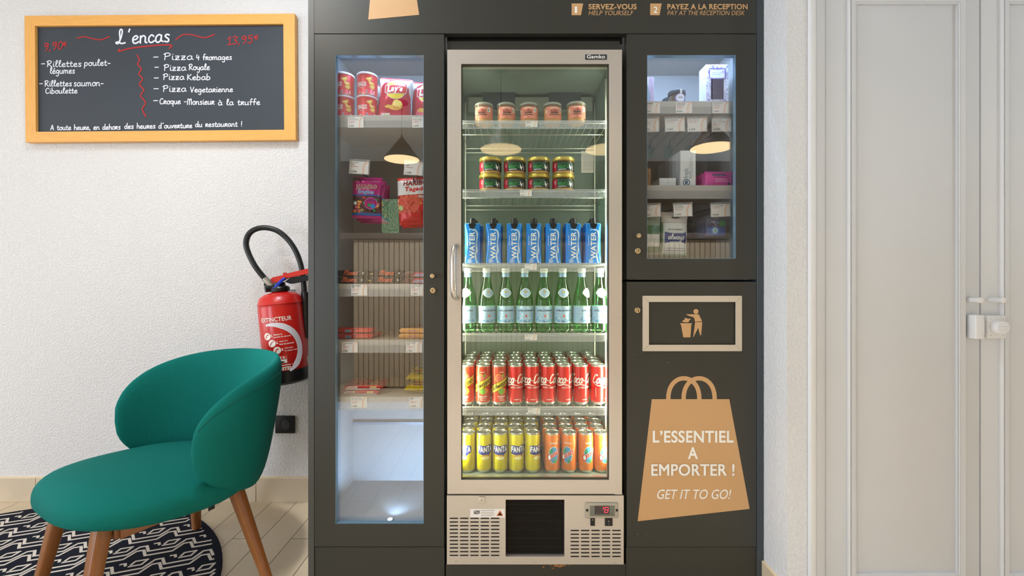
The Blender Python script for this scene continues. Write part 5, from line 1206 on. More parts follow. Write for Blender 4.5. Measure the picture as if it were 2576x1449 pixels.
# fresh box, small boxes, wipes
wbx = M('white_carton', (236, 238, 240), 0.5, var=0.02); blt = M('teal_print', (28, 92, 128), 0.5); gry = M('grey_print', (120, 128, 138), 0.5)
root = thing('dental_box', '', 'box', group='tall white kit boxes'); m = MB(); w, h, d = 0.056, 0.131, 0.030; m.box(-w/2, w/2, -d/2, d/2, 0, h, wbx, 0.0006, 1); m0 = flatmap(-d/2-0.0004)
rot90 = lambda u, v: (-v, -d/2-0.0004, u)
m.text('fresh.', 0.030, 0.068, -0.002, 0.016, blt, lambda u, v: (-v-0.0005, -d/2-0.0004, u), -0.008)
P = [(-0.006+0.0115*math.cos(2*PI*k/28), 0.0145+0.0115*math.sin(2*PI*k/28)) for k in range(29)]; m.tris(ribbon(P, 0.0028), blt, m0)
m.text('m', 0.0075, 0.0215, -0.0055, 0.0055, blt, lambda u, v: (-v-0.006, -d/2-0.0004, u), 0.06)
m.text('BUCCODENT', 0.029, 0.060, 0, 0.0035, blt, lambda u, v: (0.0085-v, -d/2-0.0004, u), 0.03); m.text('SET DE VOYAGE', 0.064, 0.102, 0, 0.0035, gry, lambda u, v: (0.0085-v, -d/2-0.0004, u), 0.0)
m.rect(0.0105, 0.0112, 0.03, 0.112, gry, m0); m.rect(0.0135, 0.0140, 0.03, 0.090, gry, m0); m.rect(0.0165, 0.0170, 0.03, 0.118, gry, m0)
m.build('carton', root)
zB = RB+0.0004
series(root, [((X(1731.7, 0.06)-0.0012*k, 0.078+0.034*k, zB), (0, 0, 0.015*(k % 3)), 'tall white kit box, %s in its row' % ['front one', 'second from the front', 'third from the front', 'fourth from the front', 'fifth from the front', 'sixth from the front', 'rearmost'][k]) for k in range(7)])
root = thing('small_box', '', 'box', group='small white boxes'); m = MB(); m.box(-0.0150, 0.0150, -0.045, 0.045, 0, 0.0150, wbx, 0.0005, 1); m.build('carton', root)
sp = []
for i in range(2):
    for t in range(2): sp.append(((X(1669.5+21*i, 0.06), 0.106, zB+0.0153*t), (0, 0, 0), 'small white box, %s %s of the block of four' % (['bottom', 'top'][t], ['left', 'right'][i])))
series(root, sp)
m = MB(); m.box(X(1600, 0.07), X(1636, 0.07), 0.065, 0.15, zB, zB+0.066, M('kraft_card', (178, 138, 92), 0.7, var=0.1, scale=120), 0.0006, 1); m.tris(ribbon([(X(1628, 0.065)+0.006*math.cos(a*PI/8), zB+0.040+0.009*math.sin(a*PI/8)) for a in range(17)], 0.0009), brk, flatmap(0.0646)); tag(m.build('kraft_box'), 'brown kraft box at the left door edge on the lower shelf', 'box')
pk = M('wipes_pack_pink', (238, 96, 186), rough=0.32, metal=0.05); pk2 = M('wipes_pack_deep_pink', (222, 60, 160), rough=0.32)
root = thing('wipes_pack', '', 'wipes pack', group='pink wipes packs'); m, mp = pillow('bag', root, 0.106, 0.058, 0.026, lambda u, v: pk2 if abs(u) > 0.047 else pk, 0.0007, 4); a, b_ = mp(0.0006), mp(0.0011)
m.rect(-0.028, 0.022, 0.039, 0.049, M('mauve_print', (150, 110, 160), 0.4), a, 0.004, 0.004); m.text('LINGETTES', -0.024, 0.018, 0.0430, 0.0470, M('plum_ink', (96, 30, 90), 0.5), b_, 0.01, du=0.004, dv=0.004); m.rect(-0.022, 0.010, 0.035, 0.0365, M('plum_ink', (96, 30, 90), 0.5), a, 0.004, 0.004)
m.rect(-0.018, 0.030, 0.018, 0.032, M('light_pink', (246, 140, 208), 0.4), a, 0.004, 0.004); m.disc(0.036, 0.012, 0.0055, 0.0055, M('plum_badge', (70, 40, 80), 0.4), a, 18, 0.004, 0.004)
m.build('wrapper', root, smooth=60)
series(root, [((X(1807, 0.08)-0.0002*k, 0.083+0.030*k, zB), (0.05, 0, 0.05+0.01*k), 'pink wipes pack, %s' % ['frontmost of the row', 'second of the row', 'third of the row', 'rearmost of the row'][k]) for k in range(4)])
# hanging hygiene pack, green packets, blister packs
aw = M('hygiene_pack_white', (232, 234, 230), rough=0.3); ab = M('hygiene_pack_blue', (20, 60, 130), 0.35); agr = M('soft_green_film', (130, 176, 130), rough=0.3); hang = M('clear_hanger', (220, 212, 206), 0.3)
def hyg(label, x, y, z, seed):
    w, h, d = 0.100, 0.160, 0.044
    def mats(u, v):
        if v > 0.120: return hang
        return agr if v < 0.006 or abs(u) > 0.0475 else aw
    root = thing('hygiene_pack', label, 'hygiene pack', (x, y, z), (0, 0.02, 0.03), 'hanging white hygiene packs')
    m, mp = pillow('bag', root, w, h, d, mats, 0.0014, seed, wob=0.04); a, b_ = mp(0.0006), mp(0.0012)
    P = spline([(-0.041, 0.086), (-0.02, 0.0815), (0.02, 0.0815), (0.041, 0.086)])+spline([(0.041, 0.042), (0.02, 0.0485), (-0.02, 0.0485), (-0.041, 0.042)])
    m.poly(P, ab, a, 0.004, 0.004); m.tris(script_tris('always', -0.031, 0.030, 0.0580, 0.0105, 0.0030, 0.2), white, b_, 0.004, 0.004)
    m.tris(script_tris('Ce kit contient', -0.030, 0.022, 0.0920, 0.0034, 0.0008), ink, a, 0.004, 0.004)
    for k in range(2): m.rect(-0.034, 0.038, 0.0170+0.008*k, 0.0185+0.008*k, ink, a, 0.004, 0.004)
    m.disc(-0.002, 0.139, 0.015, 0.0045, M('hanger_hole', (110, 96, 88), 0.6), mp(0.0004), 20, 0.004, 0.004); m.rect(-0.05, 0.05, 0.1185, 0.1205, klb, a, 0.004, 0.004)
    m.build('wrapper', root, smooth=60); return root
hxs = [(X(1620, YT)+X(1661.5, YT))/2, (X(1695.5, YT)+X(1741, YT))/2, (X(1789.5, YT)+X(1837, YT))/2]
hyg('white and blue hygiene pack hanging in front on the middle hook', hxs[1]-0.020, YT+0.040, hz2-0.142, 2)
hyg('white hygiene pack hanging behind the front one', hxs[1]-0.022, YT+0.090, hz2-0.146, 3)
gpm = M('green_packet', (72, 118, 70), rough=0.3, var=0.2, scale=50); gpk = M('grey_green_film', (150, 160, 140), rough=0.25)
root = thing('mask_packet', '', 'packet', group='hanging green packets'); m, mp = pillow('bag', root, 0.085, 0.150, 0.012, lambda u, v: gpk if v > 0.11 or v < 0.01 else gpm, 0.0010, 9); m.rect(-0.03, 0.04, 0.03, 0.075, white, mp(0.0006), 0.004, 0.004); m.build('wrapper', root, smooth=60)
series(root, [((hxs[0]-0.004+0.001*k, YT+0.028+0.021*k, hz2-0.140), (0, 0, 0.06*(-1)**k), 'hanging green packet at the left door edge, %s from the front' % NTH[k]) for k in range(8)])
root = thing('blister_pack', '', 'blister pack', group='hanging blue blister packs'); m = MB(); w, h, d = 0.078, 0.066, 0.010
m.box(-w/2, w/2, -d/2, d/2, 0, h, GLASS('clear_blister', (0.96, 0.97, 0.99), 0.05, 0.10), 0.003, 2); m.build('clear_case', root)
m = MB(); m.box(-w/2+0.0035, w/2-0.0035, -d/2+0.0018, d/2-0.002, 0.003, h-0.003, M('night_blue_card', (14, 34, 96), 0.35)); mm = flatmap(-d/2+0.0014); m2 = flatmap(-d/2+0.0011); m3 = flatmap(-d/2+0.0008)
m.rect(-w/2+0.004, w/2-0.004, 0.004, 0.034, M('mid_blue_card', (20, 92, 180), 0.35), mm); m.disc(-0.003, 0.0225, 0.015, 0.014, M('glow_blue_print', (60, 150, 226), 0.4), m2, 22); m.disc(-0.003, 0.0225, 0.0105, 0.010, M('pale_blue_print', (196, 226, 246), 0.4), m3, 20); m.disc(-0.003, 0.0225, 0.003, 0.004, grn, flatmap(-d/2+0.0006), 12)
P = [(-0.001+0.010*math.cos(2*PI*k/24), 0.0525+0.0068*math.sin(2*PI*k/24)) for k in range(25)]; m.tris(ribbon(P, 0.0012), M('silver_print', (180, 190, 210), 0.3), m2); m.text('durex', -0.008, 0.006, 0.0495, 0.0555, M('silver_print', (180, 190, 210), 0.3), m2, 0.03); m.text('Extra', -0.006, 0.006, 0.0405, 0.0438, M('silver_print', (180, 190, 210), 0.3), m2, 0.02)
m.rect(-0.014, 0.014, 0.0375, 0.0385, ora, m2); m.disc(0.023, 0.0490, 0.0125, 0.0125, M('green_sticker', (24, 132, 62), 0.45), m3, 24); m.build('insert_card', root)
t = MB(); t.box(-0.012, 0.012, 0.0002, 0.0008, h-0.004, h+0.020, GLASS('clear_blister', (0.96, 0.97, 0.99), 0.05, 0.10)); t.build('hanger_tab', root)
series(root, [((hxs[2]-0.010-0.0004*k, YT+0.022+0.0165*k, hz2-0.074), (0, 0.03, 0.05), 'blue blister pack on the right hook, %s from the front' % NTH[k]) for k in range(11)])
# ------------------------------------------------------------------ menu chalkboard on the wall
YB = 0.627
def bx(px): return X(px, YB)
bc = (X(408, YB), Z(198.5, YB)); k_ = (D0+YB)/F
cbd = thing('chalkboard', 'wood framed menu chalkboard with white and red chalk writing on the left wall', 'chalkboard', (bc[0], YB, bc[1]), (0, -0.0085, 0))
U = lambda px: (px-408)*k_; V = lambda py: (198.5-py)*k_
pine = M('orange_pine', (236, 172, 88), 0.42, var=0.16, scale=12, stretch=(1.2, 12, 12), detail=5); pinev = M('orange_pine_upright', (236, 172, 88), 0.42, var=0.16, scale=12, stretch=(12, 12, 1.2), detail=5)
slate = M('slate_board', (52, 58, 66), 0.6, var=0.12, scale=3, detail=6); chalk = M('white_chalk', (228, 228, 236), 0.9, var=0.08, scale=400); rchalk = M('red_chalk', (176, 46, 46), 0.9, var=0.12, scale=400)
oL, oR, oT, oB = U(69.5), U(745.5), V(40.5), V(356.5); iL, iR, iT, iB = U(95.5), U(717), V(66), V(331)
def mitre(name, P, m, ax):
    b = MB(); b.prism(P, -0.012, 0.0135, m); b.build(name, cbd)
fr = bmesh.new()
mitre('frame_rail', [(oL, oT), (oR, oT), (iR, iT), (iL, iT)], pine, 0); mitre('frame_rail', [(oL, oB), (iL, iB), (iR, iB), (oR, oB)], pine, 0)
mitre('frame_stile', [(oL+0.0002, oT), (iL, iT), (iL, iB), (oL+0.0002, oB)], pinev, 1); mitre('frame_stile', [(oR-0.0002, oT), (oR-0.0002, oB), (iR, iB), (iR, iT)], pinev, 1)
b = MB(); b.box(iL-0.004, iR+0.004, 0.0, 0.006, iB-0.004, iT+0.004, slate); bd = b.build('slate', cbd)
mp_ = flatmap(-0.0008); r_ = MB(); bd_ = bd
def ln(s, a, c, base, xh, wd=2.2, mb_=None, sh=0.05, seed=1, drop=0.0):
    T = script_tris(s, U(a), U(c), V(base), xh*k_, wd*k_, sh, 0.02, seed); x0 = U(a)
    if drop: T = Lifted([(p[0], p[1]-(p[0]-x0)*drop) for p in t] for t in T)
    if mb_ is not None: mb_.tris(T, rchalk, mp_)
    else: MB().tris(T, chalk, mp_).build('chalk_line', bd)
ln("L'encas", 292, 430, 110, 19, 4.0, seed=2, drop=-0.03)
for s, a, c, b_, xh in (('-', 103, 116, 163, 8), ('Rillettes', 118, 207, 166, 8.5), ('poulet-', 212, 280, 164, 8.5), ('légumes', 126, 190, 183, 8.5), ('-', 98, 110, 213, 8), ('Rillettes', 112, 182, 215, 8), ('saumon-', 185, 262, 215, 9), ('Ciboulette', 114, 196, 233, 7.6),
                       ('-', 385, 402, 149, 9), ('Pizza', 412, 488, 151, 9.5), ('4 fromages', 494, 585, 152, 7.8), ('-', 388, 402, 174, 8), ('Pizza', 412, 470, 178, 8.5), ('Royale', 475, 529, 177, 8.2), ('-', 386, 402, 201, 8), ('Pizza', 410, 465, 201, 8.2), ('Kebab', 470, 531, 202, 8),
                       ('-', 385, 402, 228, 8), ('Pizza', 409, 470, 231, 8.6), ('Vegetarienne', 478, 587, 233, 7.8), ('-', 384, 400, 258, 8), ('Croque -', 401, 470, 262, 8.0), ('Monsieur', 470, 540, 264, 8.2), ('à la truffe', 548, 655, 266, 8.0),
                       ('A toute heure, en dehors', 126, 304, 325, 7.2), ("des heures d'ouverture", 312, 484, 323, 7.2), ('du restaurant !', 490, 610, 320, 7.2)):
    ln(s, a, c, b_, xh, seed=len(s))
ln('9,90', 110, 160, 126, 11, 2.8, r_, 0.1, drop=-0.10); ln('€', 158, 170, 114, 6.5, 2.4, r_); r_.build('red_price', bd); r_ = MB(); ln('13,95', 572, 638, 114, 11, 2.8, r_, 0.1, drop=-0.06); ln('€', 639, 652, 101, 6.5, 2.4, r_)
r_.build('red_price', bd)
def cur(P, wd, taper=None): MB().tris(ribbon([(U(a), V(b_)) for a, b_ in spline(P, 6)], wd*k_, taper), rchalk, mp_).build('red_flourish', bd)
cur([(195, 95), (212, 91), (235, 96), (255, 99), (277, 91)], 3); cur([(443, 101), (462, 88), (487, 89), (515, 96), (541, 88)], 3); cur([(302, 123), (300, 128), (330, 121), (385, 115), (428, 113), (432, 118), (427, 122)], 3.6)
cur([(345, 138), (352, 150), (347, 161), (356, 173), (350, 186), (359, 198), (351, 212), (362, 226), (354, 240), (366, 258), (358, 274), (367, 294)], 3.2)


# ------------------------------------------------------------------ wall socket
so = MB(); c = (X(715.5, 0.635), Z(1069, 0.635)); hw, hh = 0.0485, 0.0435
so.box(-hw, hw, -0.009, 0.0, -hh, hh, black, 0.003, 3); s_ = tag(so.build('wall_socket', None, (c[0], YW-0.0003, c[1])), 'black power socket low on the wall behind the green chair', 'socket')
q = MB(); q.lathe([(0.0, 0.0), (0.026, 0.0), (0.026, 0.0016), (0.0235, 0.0016), (0.022, -0.004), (0.0, -0.0042)], M('socket_grey', (52, 52, 54), 0.5), 32, axis='Y')
q.lathe([(0.0018, 0.0), (0.0022, 0.012), (0, 0.0125)], chrome, 12, c=(0, 0.003, 0.008), axis='Y')
for x in (-0.0095, 0.0095): q.disc(x, -0.002, 0.0025, 0.0025, gapm, flatmap(-0.0022+0.0058), 12)
q.build('socket_well', s_, (0, -0.0095, 0))

# ------------------------------------------------------------------ fire extinguisher
ered = M('extinguisher_red', (208, 30, 22), 0.32, coat=0.15, var=0.03, scale=6); eblk = M('extinguisher_black', (20, 19, 19), 0.35); sil = M('nickel', (196, 192, 184), 0.3, 0.9); rub = M('black_rubber', (26, 27, 28), 0.38)
ez = Z(735, 0.535); ext = thing('fire_extinguisher', 'red fire extinguisher with black hose hanging on the wall beside the kiosk', 'fire extinguisher', (X(704, 0.535), 0.535, ez), (0, -0.095, 0))
R = 0.098; b = MB()
b.lathe([(R-0.003, -0.362), (R, -0.355), (R, -0.070), (R-0.002, -0.060), (R+0.001, -0.054), (R-0.002, -0.046), (0.088, -0.022), (0.066, -0.006), (0.035, 0.0), (0.030, 0.006)], ered, 56)
em = cylmap(R+0.0006); em2 = cylmap(R+0.0011); tw_ = 0.004
off = 0.027                                    # print turned a little towards the left
def et(s, a, c, z0, z1, bold=0.02, sh=0.0, rot=0.0): b.text(s, off+a, off+c, z0, z1, cream, em2, bold, sh, rot, du=tw_)
et('EXTINCTEUR', -0.078, 0.060, -0.132, -0.112, 0.02)
arc = []
for k in range(41):
    a = math.radians(100-k*3.9); arc.append((off-0.032+0.118*math.cos(a)*1.0, -0.262+0.118*math.sin(a)))
b.tris(ribbon(arc, 0.026, lambda t: min(1.0, 0.35+3*t)*min(1, 0.3+6*(1-t))), M('pale_grey_print', (226, 220, 226), 0.4), em, tw_)
for k, (zc_, A, B) in enumerate(((-0.196, 'Enlever la', 'goupille de s\u00e9curit\u00e9'), (-0.229, 'Appuyer sur le', 'levier de commande'), (-0.262, 'Presser la g\u00e2chette', 'et diriger le jet'))):
    cx_ = -0.052+0.020*k; b.disc(off+cx_, zc_, 0.0165, 0.0165, cream, em, 26, tw_)
    b.tris(ribbon(spline([(off+cx_-0.008, zc_-0.008), (off+cx_-0.002, zc_+0.004), (off+cx_+0.007, zc_+0.008)]), 0.004), ered, em2, tw_)
    et('%d.' % (k+1), cx_+0.019, cx_+0.028, zc_-0.004, zc_+0.008, 0.05)
    et(A, cx_+0.032, cx_+0.066, zc_+0.002, zc_+0.009, 0.03); et(B, cx_+0.032, cx_+0.100-0.008*k, zc_-0.010, zc_-0.003, 0.03)
for k, ch in enumerate('AB'):
    x0 = off-0.058+0.048*k; b.rect(x0, x0+0.034, -0.322, -0.290, cream, em, tw_); b.rect(x0+0.012, x0+0.033, -0.305, -0.2885, ered, em2, tw_); b.text(ch, x0+0.018, x0+0.028, -0.303, -0.2905, cream, cylmap(R+0.0016), 0.02, du=tw_)
    b.poly([(x0+0.006, -0.309), (x0+0.014, -0.313), (x0+0.028, -0.316), (x0+0.017, -0.320), (x0+0.008, -0.318)], black, cylmap(R+0.0016), tw_)
for k in range(2): b.rect(off-0.030+0.004*k, off+0.048-0.012*k, -0.3335-0.0095*k, -0.3300-0.0095*k, cream, em, tw_)
b.text('NTEL', off-0.006, off+0.042, -0.3555, -0.3400, cream, em, 0.04, 0.2, du=tw_)
b.disc(off+0.138, -0.330, 0.012, 0.020, M('approval_sticker', (214, 214, 190), 0.4), em, 20, tw_); b.text('ERAISSY', off+0.030, off+0.075, -0.318, -0.309, ered, em2, 0.03, 0, 1.0, tw_)
b.build('cylinder', ext)
b = MB(); b.lathe([(0.040, -0.425), (0.085, -0.423), (R+0.001, -0.412), (R+0.0015, -0.366), (R+0.0005, -0.3595), (R-0.004, -0.3595)], eblk, 52); b.build('foot_ring', ext)
b = MB(); b.lathe([(0.034, 0.002), (0.043, 0.004), (0.045, 0.018), (0.040, 0.026), (0.028, 0.030), (0.026, 0.046), (0.0, 0.048)], eblk, 36); b.tube([(-0.020, -0.018, 0.022), (-0.046, -0.040, 0.020)], 0.016, eblk, 16); b.tube([(-0.028, 0, 0.030), (-0.056, 0.0, 0.052)], 0.020, eblk, 16); b.build('valve_head', ext)
b = MB(); P = [(-0.040, 0.052), (-0.020, 0.072), (0.030, 0.078), (0.032, 0.090), (0.040, 0.082), (0.150, 0.098), (0.215, 0.104), (0.215, 0.082), (0.120, 0.070), (0.040, 0.062), (0.010, 0.048), (-0.025, 0.044)]; b.prism(P, -0.016, 0.016, M('lever_red', (206, 48, 30), 0.55, spec=0.25)); b.build('lever', ext)
b = MB(); P = [(0.034, 0.046), (0.060, 0.062), (0.130, 0.066), (0.215, 0.078), (0.215, 0.046), (0.120, 0.040), (0.060, 0.034)]; b.prism(P, -0.013, 0.013, M('grip_black', (22, 21, 21), 0.6, spec=0.25)); b.build('carry_grip', ext)
b = MB(); b.tube(spline([(-0.012, -0.038, 0.012), (0.006, -0.034, 0.030), (0.026, -0.026, 0.052), (0.042, -0.020, 0.062)]), [0.009]*10+[0.006]*6 if False else 0.0065, M('blue_seal', (30, 60, 190), 0.4), 10); b.tube(spline([(0.0, -0.036, 0.014), (0.016, -0.032, 0.034), (0.036, -0.024, 0.058)]), 0.004, M('blue_seal', (30, 60, 190), 0.4), 8); b.build('seal', ext)
# hose in extinguisher coordinates
ca, sa = math.cos(0.095), math.sin(0.095)
def exl(px, py, Y):                                # world pixel point -> local of the leaning extinguisher
    x, z = X(px, Y)-ext.location.x, Z(py, Y)-ez; return (x*ca-z*(-sa)*-1 if False else x*ca+z*sa*-1*-1, Y-0.535, -x*sa*1+z*ca) if False else (ca*x+sa*z, Y-0.535, -sa*x+ca*z)
H1 = [exl(*p) for p in ((684, 719, 0.52), (676, 710, 0.515), (663, 697, 0.51), (642, 670, 0.50), (625, 637, 0.50), (619, 611, 0.50), (627, 588, 0.505), (645, 576, 0.51), (668, 573, 0.52), (696, 580, 0.53), (722, 600, 0.54), (742, 628, 0.545), (755, 660, 0.55), (762, 695, 0.555), (766, 740, 0.56), (769, 800, 0.56), (770, 850, 0.56))]
P = spline(H1, 6)
b = MB(); b.tube(P[10:], 0.0125, rub, 14); b.build('hose', ext)
b = MB(); b.tube(P[:12], 0.0152, sil, 16); b.build('hose_fitting', ext)
b = MB(); b.tube([exl(768, 735, 0.557), exl(770, 790, 0.557), exl(772, 850, 0.557)], [0.019, 0.022, 0.015], eblk, 16); b.build('nozzle', ext)
b = MB(); b.box(-0.03, 0.03, 0.085, YW-0.535-0.0005, -0.12, -0.02, sil); b.box(-0.02, 0.02, 0.03, YW-0.535-0.0005, 0.004, 0.010, sil); b.build('wall_bracket', ext, (0, 0, 0), (0, 0.095, 0))

# ------------------------------------------------------------------ round patterned rug
rc, RR = (-1.95, -0.35), 0.975
rug = MB(); dk = M('rug_black', (32, 34, 44), 0.95, var=0.25, scale=250, spec=0.1); wt = M('rug_white', (222, 212, 200), 0.95, var=0.2, scale=300, spec=0.1)
rug.lathe([(RR-0.002, 0.0003), (RR, 0.003), (RR-0.002, 0.0062), (RR-0.010, 0.0064), (0, 0.006)], dk, 120)
up = lambda u, v: (u, v, 0.0066)
def inside(P, rad):                                # pieces of a polyline that lie on the round rug
    out, cur_ = [], []
    for i in range(len(P)-1):
        n = max(2, int(math.hypot(P[i+1][0]-P[i][0], P[i+1][1]-P[i][1])/0.008))
        for k in range(n):
            t = k/n; p = (P[i][0]+(P[i+1][0]-P[i][0])*t, P[i][1]+(P[i+1][1]-P[i][1])*t)
            if math.hypot(*p) < rad: cur_.append(p)
            else:
                if len(cur_) > 1: out.append(cur_)
                cur_ = []
    if len(cur_) > 1: out.append(cur_)
    return out
def motif(A, thick):
    for st in inside(A, RR-0.022):
        q = [st[0]]+[p for i, p in enumerate(st[1:-1], 1) if abs((st[i][0]-st[i-1][0])*(st[i+1][1]-st[i][1])-(st[i][1]-st[i-1][1])*(st[i+1][0]-st[i][0])) > 1e-9]+[st[-1]]
        for i in range(len(q)-1): rug.tris(ribbon([q[i], q[i+1]], thick), wt, up)
th_ = 0.35; ct, sn = math.cos(th_), math.sin(th_); rt = lambda x, y: (x*ct-y*sn, x*sn+y*ct)
PX, PY = 0.160, 0.118
for j in range(-11, 12):
    for half in (0, 1):
        P = []
        for i in range(-9, 10):
            bx_ = i*PX+(PX*0.42*j) % PX; by_ = j*PY+half*0.030
            P += [(bx_, by_), (bx_+0.062, by_), (bx_+0.088, by_+0.044), (bx_+0.112, by_+0.044), (bx_+0.132, by_)]
        motif([rt(*p) for p in P], 0.0100)
    for i in range(-9, 10):
        bx_ = i*PX+(PX*0.42*j) % PX+0.034; by_ = j*PY+0.071
        D = [(bx_-0.024, by_-0.014), (bx_+0.016, by_-0.014), (bx_+0.026, by_+0.016), (bx_-0.014, by_+0.016), (bx_-0.024, by_-0.014)]
        motif([rt(*p) for p in D], 0.0090)
        S_ = [(bx_-0.060, by_+0.012), (bx_-0.044, by_+0.012), (bx_-0.034, by_-0.014)]
        motif([rt(*p) for p in S_], 0.0090)
tag(rug.build('round_rug', None, (rc[0], rc[1], 0), merge=False), 'round black and white patterned rug under the green chair', 'rug')

# ------------------------------------------------------------------ green upholstered chair
def fabric():
    m = M('teal_green_fabric', (16, 112, 104), 0.85, var=0.14, scale=700, spec=0.12)
    nt = m.node_tree; b = nt.nodes['Principled BSDF']; tc = nt.nodes['Texture Coordinate']
    w1 = nt.nodes.new('ShaderNodeTexWave'); w1.inputs['Scale'].default_value = 130; w1.bands_direction = 'X'
    w2 = nt.nodes.new('ShaderNodeTexWave'); w2.inputs['Scale'].default_value = 130; w2.bands_direction = 'Z'
    w3 = nt.nodes.new('ShaderNodeTexWave'); w3.inputs['Scale'].default_value = 130; w3.bands_direction = 'Y'
    for w in (w1, w2, w3): nt.links.new(tc.outputs['Object'], w.inputs['Vector'])
    a = nt.nodes.new('ShaderNodeMath'); a.operation = 'ADD'; nt.links.new(w1.outputs['Fac'], a.inputs[0]); nt.links.new(w2.outputs['Fac'], a.inputs[1])
    a2 = nt.nodes.new('ShaderNodeMath'); a2.operation = 'ADD'; nt.links.new(a.outputs[0], a2.inputs[0]); nt.links.new(w3.outputs['Fac'], a2.inputs[1])
    bp = nt.nodes.new('ShaderNodeBump'); bp.inputs['Strength'].default_value = 0.25; bp.inputs['Distance'].default_value = 0.0008
    nt.links.new(a2.outputs[0], bp.inputs['Height']); nt.links.new(bp.outputs[0], b.inputs['Normal'])
    return m
fab = fabric(); walnut = M('brown_beech', (152, 94, 46), 0.35, var=0.14, scale=14, stretch=(6, 6, 1), coat=0.2, detail=5)
CH = dict(loc=(-1.205, 0.075, 0), rz=math.radians(150))
chair = thing('lounge_chair', 'teal green upholstered chair with curved wrap back and brown wooden legs', 'chair', CH['loc'], (0, 0, CH['rz']))
# seat: soft rounded cushion, deeper at the front
m = MB(); nu, nv = 64, 26; V = []
SW, SD = 0.298, 0.320
for j in range(nv+1):
    ph = -PI/2+PI*j/nv; cp, sp_ = math.cos(ph), math.sin(ph)
    for i in range(nu):
        a = 2*PI*i/nu; c_, s_ = math.cos(a), math.sin(a); e = 0.70
        rx = math.copysign(abs(c_)**e, c_); ry = math.copysign(abs(s_)**e, s_)
        g = math.copysign(abs(cp)**0.48, cp)
        x, y = SW*rx*g*(1-0.24*max(0, -s_)), (SD if ry > 0 else SD*0.76)*ry*g+0.050
        zt = 0.462-0.022*max(0, -y/SD)-0.020*(x/SW)**2+0.010*max(0, y/SD); zb_ = 0.312+0.026*abs(y/SD)**2
        mid = 0.385; z = mid+(zt-mid)*(abs(sp_)**0.75) if sp_ > 0 else mid-(mid-zb_)*(abs(sp_)**0.75)
        V.append((x, y, z+0.008+0.024*max(0, min(1, (y+0.2)/0.5))))
Fc = [[j*nu+i, j*nu+(i+1) % nu, (j+1)*nu+(i+1) % nu, (j+1)*nu+i] for j in range(nv) for i in range(nu)]
m.add(V, Fc, fab); m.build('seat', chair, smooth=180)
# back: padded shell wrapped round the seat
def back_pt(u, s, t):
    """u -1..1 along the wrap, s -1..1 across the height, t -1 inner .. 1 outer"""
    hgt = 0.240*max(0.0, 1-abs(u)**2.7)**(1/2.2); z = 0.565+hgt*s
    a = u*math.radians(105); lean = 1+0.566*(z-0.577)*(1-0.55*abs(u)**2)
    thick = 0.033*(max(0, 1-abs(s)**3.2))**0.5*max(0.0, 1-abs(u)**6)**0.5
    rx, ry = (0.300*lean+t*thick), (0.290*lean+t*thick)
    x = rx*math.sin(a); y = -ry*math.cos(a)+0.03
    return (x, y, z)
m = MB(); NU, NS = 72, 18; V = []
ring_ = []
for i in range(NU+1):
    u = -1+2*i/NU; u = math.copysign(abs(math.sin(u*PI/2)), u)*0.5+u*0.5
    for k in range(2*NS):
        if k < NS: s = -1+2*k/NS; t = -1
        else: s = 1-2*(k-NS)/NS; t = 1
        s = math.sin(s*PI/2)
        V.append(back_pt(u, s, t))
n2 = 2*NS
Fc = [[i*n2+k, (i+1)*n2+k, (i+1)*n2+(k+1) % n2, i*n2+(k+1) % n2] for i in range(NU) for k in range(n2)]
m.add(V, Fc, fab); bk = m.build('backrest', chair, smooth=180)
pp = [Vector(back_pt(-0.97+1.94*i/70, 0.80 if abs(-0.97+1.94*i/70) < 0.9 else 0.8, 1))*1 for i in range(71)]
b = MB(); b.tube([(p.x*1.0015, (p.y-0.03)*1.0015+0.03, p.z) for p in pp], 0.0009, M('dark_seam', (12, 88, 82), 0.9), 6); b.build('seam', bk)
# legs: tapered, splayed, rounded square
def leg(x0, y0, x1, y1):
    b = MB(); rows = []; n = 16
    for j in range(9):
        t = j/8; z = (0.385 if y0 > 0 else 0.350)*(1-t); w_ = 0.027*(1-t)+0.0165*t; cx_, cy_ = x0+(x1-x0)*t, y0+(y1-y0)*t
        for k in range(n):
            a = 2*PI*k/n+PI/4; c_, s_ = math.cos(a), math.sin(a); rows.append((cx_+math.copysign(abs(c_)**0.5, c_)*w_, cy_+math.copysign(abs(s_)**0.5, s_)*w_*0.85, z+0.0068 if t == 1 else z))
    b.add(rows, [[j*n+k, (j+1)*n+k, (j+1)*n+(k+1) % n, j*n+(k+1) % n] for j in range(8) for k in range(n)]+[[k for k in range(n)], [8*n+k for k in range(n)][::-1]], walnut); b.build('leg', chair)
LEGS = [((0.192, -0.12), (0.320, -0.185)), ((-0.192, -0.08), (-0.329, -0.130)), ((0.190, 0.265), (0.225, 0.340)), ((-0.125, 0.262), (-0.204, 0.350))]
for (a, c_) in LEGS: leg(*a, *c_)
b = MB()
for y in (0.235, -0.10): b.box(-0.15, 0.15, y-0.012, y+0.012, 0.318 if y > 0 else 0.300, 0.365 if y > 0 else 0.340, walnut, 0.003)
for x in (-0.15, 0.15): b.box(x-0.012, x+0.012, -0.10, 0.235, 0.318, 0.350, walnut, 0.003)
b.build('seat_frame', chair)
b = MB(); b.box(-0.196, -0.194, -0.010, 0.010, 0.310, 0.345, black); b.build('label_tab', chair)
